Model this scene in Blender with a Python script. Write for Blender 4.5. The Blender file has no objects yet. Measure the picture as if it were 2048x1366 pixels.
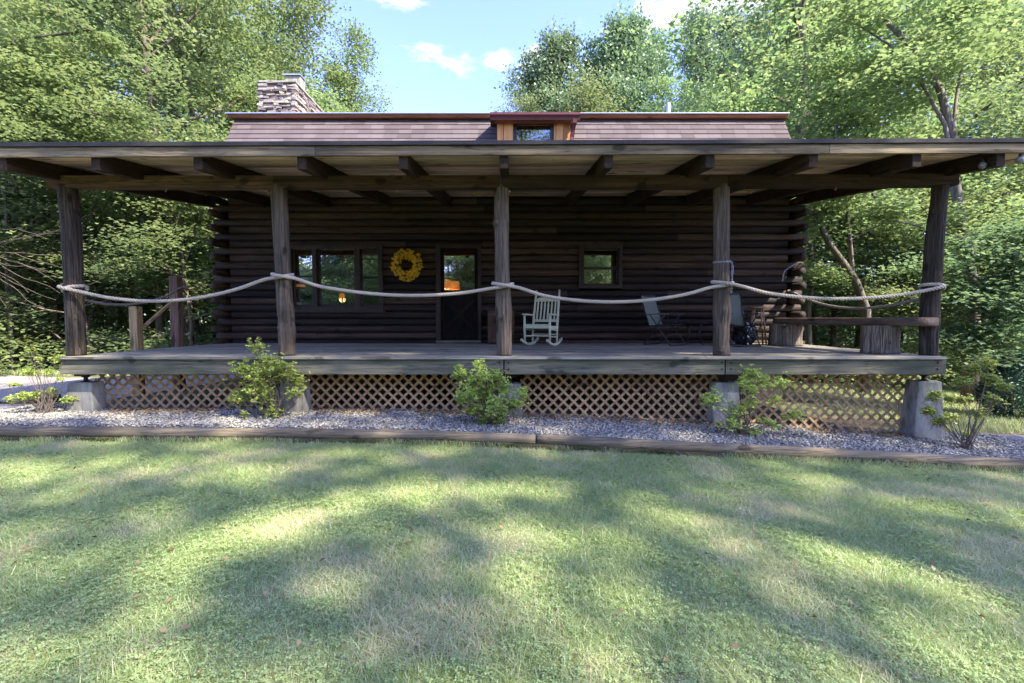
import bpy, math, random
import numpy as np
from mathutils import Vector, Matrix, noise as mnoise
R = math.radians
random.seed(7)
C = bpy.context.scene.collection
scene = bpy.context.scene

# ------------------------------------------------------------------ camera, sky, sun, exposure
EYE = 1.55
F = 910.0                      # focal length in pixels of a 2048 wide picture
PITCH = math.atan(45.0 / F)
cam_d = bpy.data.cameras.new('camera'); cam = bpy.data.objects.new('camera', cam_d); C.objects.link(cam)
cam.location = (0, 0, EYE); cam.rotation_euler = (R(90) - PITCH, 0, 0)
cam_d.lens = 36.0 * F / 2048; cam_d.sensor_width = 36; cam_d.clip_end = 2000; cam_d.clip_start = 0.05
scene.camera = cam
SUN_AZ = Vector((0.84, -0.54)).normalized(); SUN_EL = R(46)
SUN = Vector((SUN_AZ.x * math.cos(SUN_EL), SUN_AZ.y * math.cos(SUN_EL), math.sin(SUN_EL)))
sd = bpy.data.lights.new('sun', 'SUN'); sun = bpy.data.objects.new('sun', sd); C.objects.link(sun)
sd.energy = 2.6; sd.angle = R(0.8); sd.color = (1.0, 0.94, 0.85)
sun.rotation_euler = (-SUN).to_track_quat('-Z', 'Y').to_euler(); sun.location = (20, -14, 30)
scene.view_settings.view_transform = 'Standard'; scene.view_settings.look = 'None'
scene.view_settings.exposure = 2.72; scene.view_settings.gamma = 1
scene.view_settings.use_curve_mapping = False
cy = scene.cycles
cy.max_bounces = 9; cy.diffuse_bounces = 7; cy.glossy_bounces = 3; cy.transmission_bounces = 4
cy.transparent_max_bounces = 8; cy.caustics_reflective = False; cy.caustics_refractive = False
cy.sample_clamp_indirect = 6; cy.use_denoising = True


def ray(px, py):
    u = (px - 1024) / F; v = (683 - py) / F
    return Vector((u, math.cos(PITCH) + v * math.sin(PITCH), -math.sin(PITCH) + v * math.cos(PITCH)))


def at(px, py, Y):
    d = ray(px, py); return Vector((0, 0, EYE)) + d * (Y / d.y)


def X(px, Y): return at(px, 640, Y).x
def Z(py, Y): return at(1024, py, Y).z


world = bpy.data.worlds.new('World'); scene.world = world; world.use_nodes = True
wn = world.node_tree.nodes; wl = world.node_tree.links
bg = wn['Background']; bg.inputs[1].default_value = 0.15
sky = wn.new('ShaderNodeTexSky'); sky.sky_type = 'NISHITA'; sky.sun_disc = False
sky.sun_elevation = SUN_EL; sky.sun_rotation = math.atan2(SUN_AZ.x, SUN_AZ.y)
sky.air_density = 1.0; sky.dust_density = 0.5; sky.ozone_density = 3.6
tc = wn.new('ShaderNodeTexCoord')
nz = wn.new('ShaderNodeTexNoise'); nz.inputs['Scale'].default_value = 13; nz.inputs['Detail'].default_value = 9
nz.inputs['Roughness'].default_value = 0.62
mp = wn.new('ShaderNodeMapping'); mp.inputs['Scale'].default_value = (1, 1, 2.6)
wl.new(tc.outputs['Generated'], mp.inputs[0]); wl.new(mp.outputs[0], nz.inputs['Vector'])
acc = None
for (px, py, rx, ry) in ((870, 114, 105, 32), (990, 122, 45, 20), (1440, 4, 230, 60), (790, 0, 75, 16), (1075, 112, 34, 18), (1345, 45, 26, 14), (1060, 132, 40, 9), (300, 60, 200, 60)):
    d = ray(px, py).normalized()
    s = wn.new('ShaderNodeVectorMath'); s.operation = 'SUBTRACT'; wl.new(tc.outputs['Generated'], s.inputs[0]); s.inputs[1].default_value = d
    m = wn.new('ShaderNodeVectorMath'); m.operation = 'MULTIPLY'; wl.new(s.outputs[0], m.inputs[0])
    k = F * 1.12
    m.inputs[1].default_value = (k / rx, k / rx * 0.6, k / ry)
    ln = wn.new('ShaderNodeVectorMath'); ln.operation = 'LENGTH'; wl.new(m.outputs[0], ln.inputs[0])
    mr = wn.new('ShaderNodeMapRange'); wl.new(ln.outputs['Value'], mr.inputs[0]); mr.inputs[1].default_value = 1.3; mr.inputs[2].default_value = 0.0
    if acc is None: acc = mr.outputs[0]
    else:
        mx = wn.new('ShaderNodeMath'); mx.operation = 'MAXIMUM'; wl.new(acc, mx.inputs[0]); wl.new(mr.outputs[0], mx.inputs[1]); acc = mx.outputs[0]
ad = wn.new('ShaderNodeMath'); ad.operation = 'MULTIPLY_ADD'; wl.new(nz.outputs[0], ad.inputs[0]); ad.inputs[1].default_value = 3.2; ad.inputs[2].default_value = -1.75
sm = wn.new('ShaderNodeMath'); sm.operation = 'ADD'; wl.new(acc, sm.inputs[0]); wl.new(ad.outputs[0], sm.inputs[1])
cr = wn.new('ShaderNodeMapRange'); wl.new(sm.outputs[0], cr.inputs[0]); cr.inputs[1].default_value = 0.25; cr.inputs[2].default_value = 1.25; cr.interpolation_type = 'SMOOTHSTEP'
gt = wn.new('ShaderNodeMath'); gt.operation = 'MULTIPLY'; wl.new(cr.outputs[0], gt.inputs[0]); wl.new(acc, gt.inputs[1]); gt.use_clamp = True
g2 = wn.new('ShaderNodeMath'); g2.operation = 'MULTIPLY'; wl.new(gt.outputs[0], g2.inputs[0]); g2.inputs[1].default_value = 2.6; g2.use_clamp = True
mixc = wn.new('ShaderNodeMix'); mixc.data_type = 'RGBA'; wl.new(g2.outputs[0], mixc.inputs[0]); tn = wn.new('ShaderNodeMix'); tn.data_type = 'RGBA'; tn.blend_type = 'MULTIPLY'; tn.inputs[0].default_value = 1; tn.inputs[7].default_value = (0.665, 0.59, 0.86, 1); wl.new(sky.outputs[0], tn.inputs[6]); wl.new(tn.outputs[2], mixc.inputs[6]); mixc.inputs[7].default_value = (1.45, 1.47, 1.55, 1)
wl.new(mixc.outputs[2], bg.inputs[0])


# ------------------------------------------------------------------ object helpers
def tag(o, label=None, cat=None, group=None, kind=None):
    if label: o['label'] = label
    if cat: o['category'] = cat
    if group: o['group'] = group
    if kind: o['kind'] = kind
    return o


def thing(name, label, cat, loc=(0, 0, 0), rz=0, group=None):
    o = bpy.data.objects.new(name, None); C.objects.link(o); o.location = loc; o.rotation_euler = (0, 0, rz)
    o.empty_display_size = 0.2
    return tag(o, label, cat, group)


def copy_tree(o, parent=None):
    c = o.copy(); C.objects.link(c); c.parent = parent
    for ch in list(o.children): copy_tree(ch, c)
    return c


def root_loc(o):
    v = Vector((0, 0, 0))
    while o is not None: v += Vector(o.location); o = o.parent
    return v


class MB:
    def __init__(s): s.v = []; s.f = []; s.t = []

    def add(s, vs, fs, tint=0.5):
        b = len(s.v); s.v += [tuple(p) for p in vs]
        for f in fs: s.f.append(tuple(b + i for i in f)); s.t.append(tint)

    def box(s, x0, x1, y0, y1, z0, z1, tint=0.5):
        s.add([(x0, y0, z0), (x1, y0, z0), (x1, y1, z0), (x0, y1, z0), (x0, y0, z1), (x1, y0, z1), (x1, y1, z1), (x0, y1, z1)],
              [(0, 3, 2, 1), (4, 5, 6, 7), (0, 1, 5, 4), (1, 2, 6, 5), (2, 3, 7, 6), (3, 0, 4, 7)], tint)

    def bar(s, a, b, w, h, up=(0, 0, 1), tint=0.5):
        a = Vector(a); b = Vector(b); d = (b - a).normalized(); sd = d.cross(Vector(up))
        if sd.length < 1e-4: sd = d.cross(Vector((0, 1, 0)))
        sd.normalize(); u = sd.cross(d).normalized(); sd = sd * w / 2; u = u * h / 2
        s.add([a - sd - u, a + sd - u, a + sd + u, a - sd + u, b - sd - u, b + sd - u, b + sd + u, b - sd + u],
              [(0, 1, 2, 3), (7, 6, 5, 4), (0, 4, 5, 1), (1, 5, 6, 2), (2, 6, 7, 3), (3, 7, 4, 0)], tint)

    def tube(s, pts, rad, n=8, tint=0.5, rf=None, cap=True):
        pts = [Vector(p) for p in pts]; m = len(pts)
        if not hasattr(rad, '__len__'): rad = [rad] * m
        T = [(pts[min(i + 1, m - 1)] - pts[max(i - 1, 0)]).normalized() for i in range(m)]
        ref = Vector((0, 0, 1)) if abs(T[0].z) < 0.9 else Vector((1, 0, 0))
        N = T[0].cross(ref).normalized(); vs = []
        for i in range(m):
            N = (N - T[i] * N.dot(T[i])).normalized(); B = T[i].cross(N)
            for k in range(n):
                a = 2 * math.pi * k / n; r = rad[i] * (rf(i, a) if rf else 1)
                vs.append(pts[i] + (N * math.cos(a) + B * math.sin(a)) * r)
        fs = [(i * n + k, i * n + (k + 1) % n, (i + 1) * n + (k + 1) % n, (i + 1) * n + k) for i in range(m - 1) for k in range(n)]
        if cap: fs.append(tuple(range(n - 1, -1, -1))); fs.append(tuple((m - 1) * n + k for k in range(n)))
        s.add(vs, fs, tint)

    def lathe(s, c, prof, n=16, tint=0.5):     # prof: (r, z)
        c = Vector(c); vs = [c + Vector((r * math.cos(2 * math.pi * k / n), r * math.sin(2 * math.pi * k / n), z)) for r, z in prof for k in range(n)]
        m = len(prof); fs = [(i * n + k, i * n + (k + 1) % n, (i + 1) * n + (k + 1) % n, (i + 1) * n + k) for i in range(m - 1) for k in range(n)]
        fs.append(tuple(range(n - 1, -1, -1))); fs.append(tuple((m - 1) * n + k for k in range(n)))
        s.add(vs, fs, tint)

    def rot(s, M, start=0):
        for i in range(start, len(s.v)): s.v[i] = tuple(M @ Vector(s.v[i]))

    def build(s, name, mat, parent=None, smooth=False, bevel=0, world=True):
        me = bpy.data.meshes.new(name)
        off = root_loc(parent) if (parent is not None and world) else Vector((0, 0, 0))
        me.from_pydata([(p[0] - off.x, p[1] - off.y, p[2] - off.z) for p in s.v], [], s.f)
        at_ = me.attributes.new('tint', 'FLOAT', 'FACE'); at_.data.foreach_set('value', s.t)
        if smooth: me.polygons.foreach_set('use_smooth', [True] * len(s.f))
        me.materials.append(mat); me.update()
        o = bpy.data.objects.new(name, me); C.objects.link(o); o.parent = parent
        if bevel:
            b = o.modifiers.new('bevel', 'BEVEL'); b.width = bevel; b.segments = 2; b.limit_method = 'ANGLE'; b.angle_limit = R(40)
        return o


def np_mesh(name, verts, faces, tint, mat, smooth=False):
    verts = np.asarray(verts, np.float32); faces = np.asarray(faces, np.int32); k = faces.shape[1]; m = len(faces)
    me = bpy.data.meshes.new(name); me.vertices.add(len(verts)); me.vertices.foreach_set('co', verts.ravel())
    me.loops.add(m * k); me.loops.foreach_set('vertex_index', faces.ravel())
    me.polygons.add(m); me.polygons.foreach_set('loop_start', np.arange(0, m * k, k, dtype=np.int32))
    try: me.polygons.foreach_set('loop_total', np.full(m, k, np.int32))
    except Exception: pass
    a = me.attributes.new('tint', 'FLOAT', 'FACE'); a.data.foreach_set('value', np.asarray(tint, np.float32))
    if smooth: me.polygons.foreach_set('use_smooth', np.ones(m, bool))
    me.materials.append(mat); me.update(calc_edges=True); me.validate()
    return me


def obj_of(me, name, parent=None, loc=(0, 0, 0)):
    o = bpy.data.objects.new(name, me); C.objects.link(o); o.parent = parent; o.location = loc; return o


# ------------------------------------------------------------------ materials
class NT:
    def __init__(s, name):
        s.m = bpy.data.materials.new(name); s.m.use_nodes = True; s.n = s.m.node_tree.nodes; s.l = s.m.node_tree.links
        s.b = s.n['Principled BSDF']; s.out = s.n['Material Output']; s.tc = s.n.new('ShaderNodeTexCoord')

    def lk(s, a, b): s.l.new(a, b)

    def mapping(s, scale, coord='Object', loc=(0, 0, 0)):
        m = s.n.new('ShaderNodeMapping'); m.inputs['Scale'].default_value = scale; m.inputs['Location'].default_value = loc
        s.lk(s.tc.outputs[coord], m.inputs[0]); return m.outputs[0]

    def noise(s, vec, scale, detail=6, rough=0.6, dist=0.0):
        n = s.n.new('ShaderNodeTexNoise'); n.inputs['Scale'].default_value = scale; n.inputs['Detail'].default_value = detail
        n.inputs['Roughness'].default_value = rough; n.inputs['Distortion'].default_value = dist
        if vec is not None: s.lk(vec, n.inputs['Vector'])
        return n.outputs[0]

    def ramp(s, fac, stops):
        r = s.n.new('ShaderNodeValToRGB'); s.lk(fac, r.inputs[0]); e = r.color_ramp.elements
        while len(e) < len(stops): e.new(0.5)
        for q, (p, c) in zip(e, stops): q.position = p; q.color = (c[0], c[1], c[2], 1) if hasattr(c, '__len__') else (c, c, c, 1)
        return r.outputs[0]

    def mix(s, fac, a, b, mode='MIX'):
        m = s.n.new('ShaderNodeMix'); m.data_type = 'RGBA'; m.blend_type = mode
        for i, v in ((0, fac), (6, a), (7, b)):
            if hasattr(v, 'links') or hasattr(v, 'is_linked'): s.lk(v, m.inputs[i])
            elif i == 0: m.inputs[0].default_value = v
            else: m.inputs[i].default_value = (v[0], v[1], v[2], 1)
        return m.outputs[2]

    def attr(s, name='tint'):
        a = s.n.new('ShaderNodeAttribute'); a.attribute_name = name; return a.outputs['Fac']

    def math(s, op, a, b=None, c=None):
        m = s.n.new('ShaderNodeMath'); m.operation = op
        for i, v in enumerate((a, b, c)):
            if v is None: continue
            if hasattr(v, 'is_linked'): s.lk(v, m.inputs[i])
            else: m.inputs[i].default_value = v
        return m.outputs[0]

    def bump(s, h, strength=0.4, dist=0.01):
        b = s.n.new('ShaderNodeBump'); b.inputs['Strength'].default_value = strength; b.inputs['Distance'].default_value = dist
        s.lk(h, b.inputs['Height']); s.lk(b.outputs[0], s.b.inputs['Normal'])

    def done(s, col=None, rough=0.8, spec=0.3, metal=0):
        if col is not None:
            if hasattr(col, 'is_linked'): s.lk(col, s.b.inputs['Base Color'])
            else: s.b.inputs['Base Color'].default_value = (*col, 1)
        s.b.inputs['Roughness'].default_value = rough; s.b.inputs['Specular IOR Level'].default_value = spec
        s.b.inputs['Metallic'].default_value = metal
        return s.m


def wood(name, c1, c2, axis='X', grain=1.0, crack=0.55, bump=0.5, rough=0.85, stain=None, stain_amt=0.5, spec=0.2, tintr=(0.6, 1.4), rings=False):
    q_ = (1.12, 1.04, .84); c1 = tuple(a * b for a, b in zip(c1, q_)); c2 = tuple(a * b for a, b in zip(c2, q_))
    t = NT(name)
    long_, cross = 0.9 * grain, 22.0 * grain
    sc = {'X': (long_, cross, cross), 'Y': (cross, long_, cross), 'Z': (cross, cross, long_)}[axis]
    v = t.mapping(sc)
    g = t.noise(v, 1.0, 7, 0.65, 0.8)
    col = t.ramp(g, [(0.3, c1), (0.68, c2)])
    v2 = t.mapping(tuple(q * 0.42 for q in sc), loc=(3.1, 1.7, 5.2))
    w = t.noise(v2, 1.0, 4, 0.6, 1.5)
    ck = t.ramp(w, [(crack - 0.03, 1.0), (crack, 0.28), (crack + 0.035, 1.0)])
    col = t.mix(0.7, col, ck, 'MULTIPLY')
    big = t.noise(t.mapping({'X': (0.5, 2.5, 2.5), 'Y': (2.5, 0.5, 2.5), 'Z': (2.5, 2.5, 0.6)}[axis]), 1.3, 5, 0.6)
    col = t.mix(t.ramp(big, [(0.42, 0.0), (0.62, stain_amt)]), col, stain or tuple(q * 0.45 for q in c1))
    kn = t.noise(t.mapping({'X': (3, 6, 6), 'Y': (6, 3, 6), 'Z': (6, 6, 3)}[axis], loc=(9, 4, 2)), 1.0, 1, 0.4)
    col = t.mix(t.ramp(kn, [(0.66, 0.0), (0.72, 0.75)]), col, tuple(q * 0.3 for q in c1))
    tv = t.math('MULTIPLY_ADD', t.attr(), tintr[1] - tintr[0], tintr[0])
    cc = t.n.new('ShaderNodeCombineColor'); [t.lk(tv, cc.inputs[i]) for i in range(3)]
    col = t.mix(1.0, col, cc.outputs[0], 'MULTIPLY')
    h = t.math('ADD', g, t.math('MULTIPLY', ck, 0.8))
    t.bump(h, bump, 0.006)
    return t.done(col, rough, spec)


def plain(name, c1, c2=None, scale=20, rough=0.7, bump=0.0, metal=0, spec=0.4, detail=6):
    t = NT(name); g = t.noise(t.mapping((1, 1, 1)), scale, detail, 0.6)
    c2 = c2 or tuple(q * 1.3 for q in c1)
    if bump: t.bump(g, bump, 0.01)
    return t.done(t.ramp(g, [(0.3, c1), (0.7, c2)]), rough, spec, metal)


def leaf_mat(name, stops, trans=0.48, hue=0.035, gloss=0.06):
    t = NT(name); t.n.remove(t.b)
    col = t.ramp(t.attr(), stops)
    oi = t.n.new('ShaderNodeObjectInfo'); hs = t.n.new('ShaderNodeHueSaturation')
    t.lk(t.math('MULTIPLY_ADD', oi.outputs['Random'], hue, 0.5 - hue / 2), hs.inputs['Hue'])
    t.lk(t.math('MULTIPLY_ADD', oi.outputs['Random'], 0.35, 0.82), hs.inputs['Value']); t.lk(col, hs.inputs['Color'])
    d = t.n.new('ShaderNodeBsdfDiffuse'); tr = t.n.new('ShaderNodeBsdfTranslucent'); gl = t.n.new('ShaderNodeBsdfGlossy')
    t.lk(hs.outputs[0], d.inputs[0]); gl.inputs['Roughness'].default_value = 0.45; gl.inputs[0].default_value = (0.9, 1, 0.9, 1)
    h2 = t.n.new('ShaderNodeHueSaturation'); t.lk(hs.outputs[0], h2.inputs['Color']); h2.inputs['Value'].default_value = 1.35; h2.inputs['Hue'].default_value = 0.485
    t.lk(h2.outputs[0], tr.inputs[0])
    m = t.n.new('ShaderNodeMixShader'); m.inputs[0].default_value = trans; t.lk(d.outputs[0], m.inputs[1]); t.lk(tr.outputs[0], m.inputs[2])
    m2 = t.n.new('ShaderNodeMixShader'); m2.inputs[0].default_value = gloss; t.lk(m.outputs[0], m2.inputs[1]); t.lk(gl.outputs[0], m2.inputs[2])
    t.lk(m2.outputs[0], t.out.inputs[0]); return t.m


M = {}
M['leaf'] = leaf_mat('tree_leaves', [(0.0, (0.13, 0.20, 0.065)), (0.5, (0.20, 0.28, 0.095)), (1.0, (0.28, 0.35, 0.125))], gloss=0.10)
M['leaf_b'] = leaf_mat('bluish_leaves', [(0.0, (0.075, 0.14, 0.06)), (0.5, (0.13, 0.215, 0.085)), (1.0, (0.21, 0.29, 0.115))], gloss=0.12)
M['azalea'] = leaf_mat('azalea_leaves', [(0.0, (0.24, 0.38, 0.06)), (0.6, (0.42, 0.58, 0.10)), (0.9, (0.55, 0.64, 0.15)), (1.0, (0.50, 0.40, 0.16))], 0.35)
M['yew'] = leaf_mat('evergreen_leaves', [(0.0, (0.02, 0.06, 0.03)), (1.0, (0.06, 0.14, 0.07))], 0.2)
M['grass'] = leaf_mat('grass_blades', [(0.0, (0.25, 0.34, 0.10)), (0.38, (0.37, 0.45, 0.16)), (0.58, (0.48, 0.50, 0.24)), (0.75, (0.60, 0.54, 0.29)), (1.0, (0.66, 0.56, 0.32))], 0.42, 0.0, 0.06)
M['clover'] = leaf_mat('clover_leaves', [(0.0, (0.22, 0.30, 0.10)), (1.0, (0.38, 0.45, 0.17))], 0.3, 0.0, 0.03)
M['dead'] = leaf_mat('dead_leaves', [(0.0, (0.16, 0.09, 0.035)), (1.0, (0.44, 0.31, 0.14))], 0.15, 0.0, 0.03)
M['moss'] = leaf_mat('moss', [(0.0, (0.06, 0.09, 0.02)), (1.0, (0.20, 0.22, 0.05))], 0.2, 0, 0.02)
M['bark'] = wood('tree_bark', (0.07, 0.055, 0.045), (0.20, 0.17, 0.14), 'Z', 0.6, 0.5, 1.0, 0.95, (0.10, 0.11, 0.07))
M['palebark'] = wood('pale_bark', (0.09, 0.08, 0.075), (0.24, 0.22, 0.21), 'Z', 0.5, 0.5, 0.8, 0.95, (0.12, 0.11, 0.09), 0.4)
M['stump'] = wood('stump_bark', (0.10, 0.085, 0.07), (0.34, 0.30, 0.26), 'Z', 1.8, 0.5, 2.0, 0.95)
M['twig'] = plain('twigs', (0.10, 0.075, 0.055), (0.2, 0.16, 0.12), 40, 0.9)
M['log'] = wood('dark_stained_log', (0.013, 0.0095, 0.0075), (0.050, 0.033, 0.025), 'X', 0.8, 0.5, 0.9, 0.72, (0.010, 0.007, 0.006), 0.55, 0.3, (0.35, 2.3))
M['logend'] = wood('dark_log_end', (0.018, 0.011, 0.008), (0.075, 0.05, 0.035), 'Y', 0.8, 0.5, 0.7, 0.8, None, 0.4, 0.3)
M['beam'] = wood('weathered_beam', (0.048, 0.030, 0.022), (0.14, 0.092, 0.066), 'X', 0.9, 0.52, 0.8, 0.85, (0.03, 0.022, 0.018), 0.6, 0.2, (0.35, 1.6))
M['fascia'] = wood('weathered_fascia', (0.10, 0.08, 0.055), (0.32, 0.26, 0.18), 'X', 0.9, 0.52, 0.7, 0.85, (0.055, 0.045, 0.036), 0.7, 0.2, (0.4, 1.6))
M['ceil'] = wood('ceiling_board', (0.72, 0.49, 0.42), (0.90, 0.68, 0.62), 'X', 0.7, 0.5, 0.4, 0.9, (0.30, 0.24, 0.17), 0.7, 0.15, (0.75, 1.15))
M['rafter'] = wood('dark_rafter', (0.020, 0.013, 0.010), (0.062, 0.040, 0.028), 'Y', 0.8, 0.5, 0.5, 0.8, None, 0.4)
M['post'] = wood('grey_log_post', (0.050, 0.040, 0.034), (0.19, 0.158, 0.135), 'Z', 1.5, 0.5, 1.6, 0.9, (0.045, 0.034, 0.028), 0.55, 0.2, (0.5, 1.5))
M['deck'] = wood('grey_deck_board', (0.20, 0.19, 0.165), (0.38, 0.365, 0.32), 'X', 1.0, 0.5, 0.4, 0.8, (0.11, 0.105, 0.09), 0.5, 0.3, (0.75, 1.25))
M['rim'] = wood('grey_rim_board', (0.10, 0.10, 0.082), (0.235, 0.23, 0.195), 'X', 0.9, 0.5, 0.6, 0.85, (0.075, 0.085, 0.045), 0.6, 0.2, (0.6, 1.4))
M['lattice'] = wood('tan_lattice', (0.40, 0.26, 0.15), (0.62, 0.44, 0.27), 'X', 1.0, 0.5, 0.3, 0.8, (0.2, 0.14, 0.09), 0.4)
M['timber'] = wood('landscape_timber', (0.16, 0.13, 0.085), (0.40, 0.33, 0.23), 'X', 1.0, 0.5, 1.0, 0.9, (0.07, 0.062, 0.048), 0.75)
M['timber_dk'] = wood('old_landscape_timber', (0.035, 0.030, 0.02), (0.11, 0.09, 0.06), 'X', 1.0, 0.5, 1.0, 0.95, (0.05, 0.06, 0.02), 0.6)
M['bench'] = wood('bench_slab', (0.06, 0.04, 0.03), (0.17, 0.12, 0.09), 'Y', 0.9, 0.5, 0.8, 0.85, (0.12, 0.11, 0.10), 0.4)
M['orange'] = wood('dormer_cedar', (0.52, 0.25, 0.095), (0.75, 0.42, 0.19), 'Z', 0.7, 0.5, 0.2, 0.6, (0.45, 0.2, 0.08), 0.3)
M['newwood'] = wood('new_rail_wood', (0.30, 0.21, 0.12), (0.5, 0.37, 0.22), 'Z', 0.9, 0.5, 0.2)
M['oldrail'] = wood('brown_stair_post', (0.09, 0.06, 0.05), (0.25, 0.17, 0.14), 'Z', 0.9, 0.5, 0.3)
M['cabinet'] = wood('brown_cabinet', (0.06, 0.035, 0.022), (0.13, 0.08, 0.05), 'Z', 0.9, 0.5, 0.3, 0.6)
M['door'] = wood('dark_door', (0.007, 0.005, 0.005), (0.017, 0.012, 0.011), 'Z', 0.9, 0.5, 0.2, 0.75, None, 0.3, 0.15)
M['frame'] = wood('dark_window_frame', (0.022, 0.014, 0.011), (0.048, 0.030, 0.022), 'Z', 0.9, 0.5, 0.3, 0.6, None, 0.3, 0.4)
M['trim'] = wood('red_brown_trim', (0.16, 0.065, 0.035), (0.27, 0.12, 0.07), 'X', 0.9, 0.5, 0.3, 0.6)
M['gutter'] = plain('red_brown_gutter', (0.085, 0.022, 0.020), (0.11, 0.03, 0.027), 6, 0.4, 0, 0, 0.5)
M['indoor'] = wood('indoor_wood', (0.20, 0.09, 0.045), (0.36, 0.18, 0.09), 'X', 0.8, 0.5, 0.3)
M['rope'] = plain('rope_fibre', (0.34, 0.29, 0.225), (0.54, 0.47, 0.37), 90, 0.95, 0.6, 0, 0.1)
M['rope_dk'] = plain('old_rope_fibre', (0.16, 0.13, 0.11), (0.30, 0.26, 0.22), 90, 0.95, 0.6, 0, 0.1)
M['chain'] = plain('galvanised_chain', (0.35, 0.37, 0.40), (0.5, 0.52, 0.55), 30, 0.4, 0, 0.8)
M['bolt'] = plain('rusty_bolt', (0.03, 0.022, 0.018), (0.07, 0.05, 0.04), 60, 0.6, 0.3, 0.6)
M['cream'] = plain('pale_cream_paint', (0.52, 0.53, 0.34), (0.62, 0.62, 0.42), 14, 0.5, 0.05)
M['sling'] = plain('grey_green_sling', (0.11, 0.13, 0.095), (0.15, 0.17, 0.125), 200, 0.8, 0.2)
M['black'] = plain('black_metal', (0.012, 0.013, 0.014), (0.03, 0.03, 0.032), 20, 0.4)
M['bag'] = plain('black_plastic', (0.008, 0.008, 0.010), (0.02, 0.02, 0.024), 8, 0.18, 0.4, 0, 0.7)
M['stool'] = wood('stool_wood', (0.34, 0.2, 0.13), (0.52, 0.34, 0.24), 'Z', 1, 0.5, 0.2, 0.5)
M['yellow'] = leaf_mat('yellow_flowers', [(0.0, (0.35, 0.20, 0.01)), (0.35, (0.80, 0.55, 0.02)), (1.0, (0.95, 0.75, 0.05))], 0.25, 0)
M['wicker'] = plain('vine_ring', (0.05, 0.035, 0.02), (0.10, 0.07, 0.04), 50, 0.9, 0.3)
M['steel'] = plain('galvanised_metal', (0.5, 0.51, 0.53), (0.62, 0.63, 0.65), 12, 0.35, 0.05, 0.7)
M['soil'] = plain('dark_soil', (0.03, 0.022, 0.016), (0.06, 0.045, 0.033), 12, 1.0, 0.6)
M['roofedge'] = plain('dark_roll_roofing', (0.040, 0.033, 0.030), (0.065, 0.055, 0.05), 50, 0.85, 0.3)


def concrete():
    t = NT('weathered_concrete'); a = t.noise(t.mapping((3, 3, 1.0)), 2.0, 8, 0.65)
    col = t.ramp(a, [(0.35, (0.17, 0.155, 0.12)), (0.6, (0.42, 0.40, 0.32))])
    b = t.noise(t.mapping((1, 1, 1)), 60, 4, 0.7); col = t.mix(0.25, col, b, 'MULTIPLY')
    t.bump(b, 0.3, 0.004); return t.done(col, 0.9, 0.2)


def stone():
    t = NT('chimney_ledgestone'); g = t.noise(t.mapping((1, 1, 2.5)), 9, 8, 0.65)
    col = t.ramp(t.math('ADD', t.math('MULTIPLY', g, 0.6), t.math('MULTIPLY', t.attr(), 0.55)),
                 [(0.25, (0.10, 0.08, 0.08)), (0.5, (0.25, 0.21, 0.195)), (0.75, (0.42, 0.36, 0.29))])
    t.bump(g, 0.8, 0.02); return t.done(col, 0.9, 0.2)


def shingle():
    t = NT('mauve_brown_shingle'); g = t.noise(t.mapping((1, 1, 1)), 160, 3, 0.8)
    b = t.noise(t.mapping((1.5, 1, 0.3)), 1.5, 4, 0.6)
    f = t.math('ADD', t.math('MULTIPLY', g, 0.35), t.math('MULTIPLY_ADD', t.attr(), 0.3, t.math('MULTIPLY', b, 0.35)))
    col = t.ramp(f, [(0.3, (0.082, 0.061, 0.055)), (0.55, (0.118, 0.093, 0.086)), (0.75, (0.155, 0.128, 0.12))])
    t.bump(g, 0.4, 0.004); return t.done(col, 0.9, 0.2)


def glass(k=3.2):
    t = NT('window_glass'); t.n.remove(t.b)
    tr = t.n.new('ShaderNodeBsdfTransparent'); tr.inputs[0].default_value = (0.78, 0.8, 0.78, 1)
    gl = t.n.new('ShaderNodeBsdfGlossy'); gl.inputs['Roughness'].default_value = 0.0; gl.inputs[0].default_value = (1, 1, 1, 1)
    lw = t.n.new('ShaderNodeFresnel'); lw.inputs[0].default_value = 2.2
    m = t.n.new('ShaderNodeMixShader'); t.lk(t.math('MULTIPLY', lw.outputs[0], k), m.inputs[0]); t.lk(tr.outputs[0], m.inputs[1]); t.lk(gl.outputs[0], m.inputs[2])
    t.lk(m.outputs[0], t.out.inputs[0]); return t.m


def emit(name, col, s):
    t = NT(name); t.b.inputs['Emission Color'].default_value = (*col, 1); t.b.inputs['Emission Strength'].default_value = s
    return t.done(col, 0.6)


def ground_mat(name, stops, scale=1.2, fine=30, bump=0.6):
    t = NT(name); a = t.noise(t.mapping((1, 1, 1)), scale, 8, 0.62); b = t.noise(t.mapping((1, 1, 1), loc=(7, 3, 1)), fine, 6, 0.7)
    f = t.math('ADD', t.math('MULTIPLY', a, 0.6), t.math('MULTIPLY', b, 0.4))
    t.bump(b, bump, 0.03); return t.done(t.ramp(f, stops), 1.0, 0.1)


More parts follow.
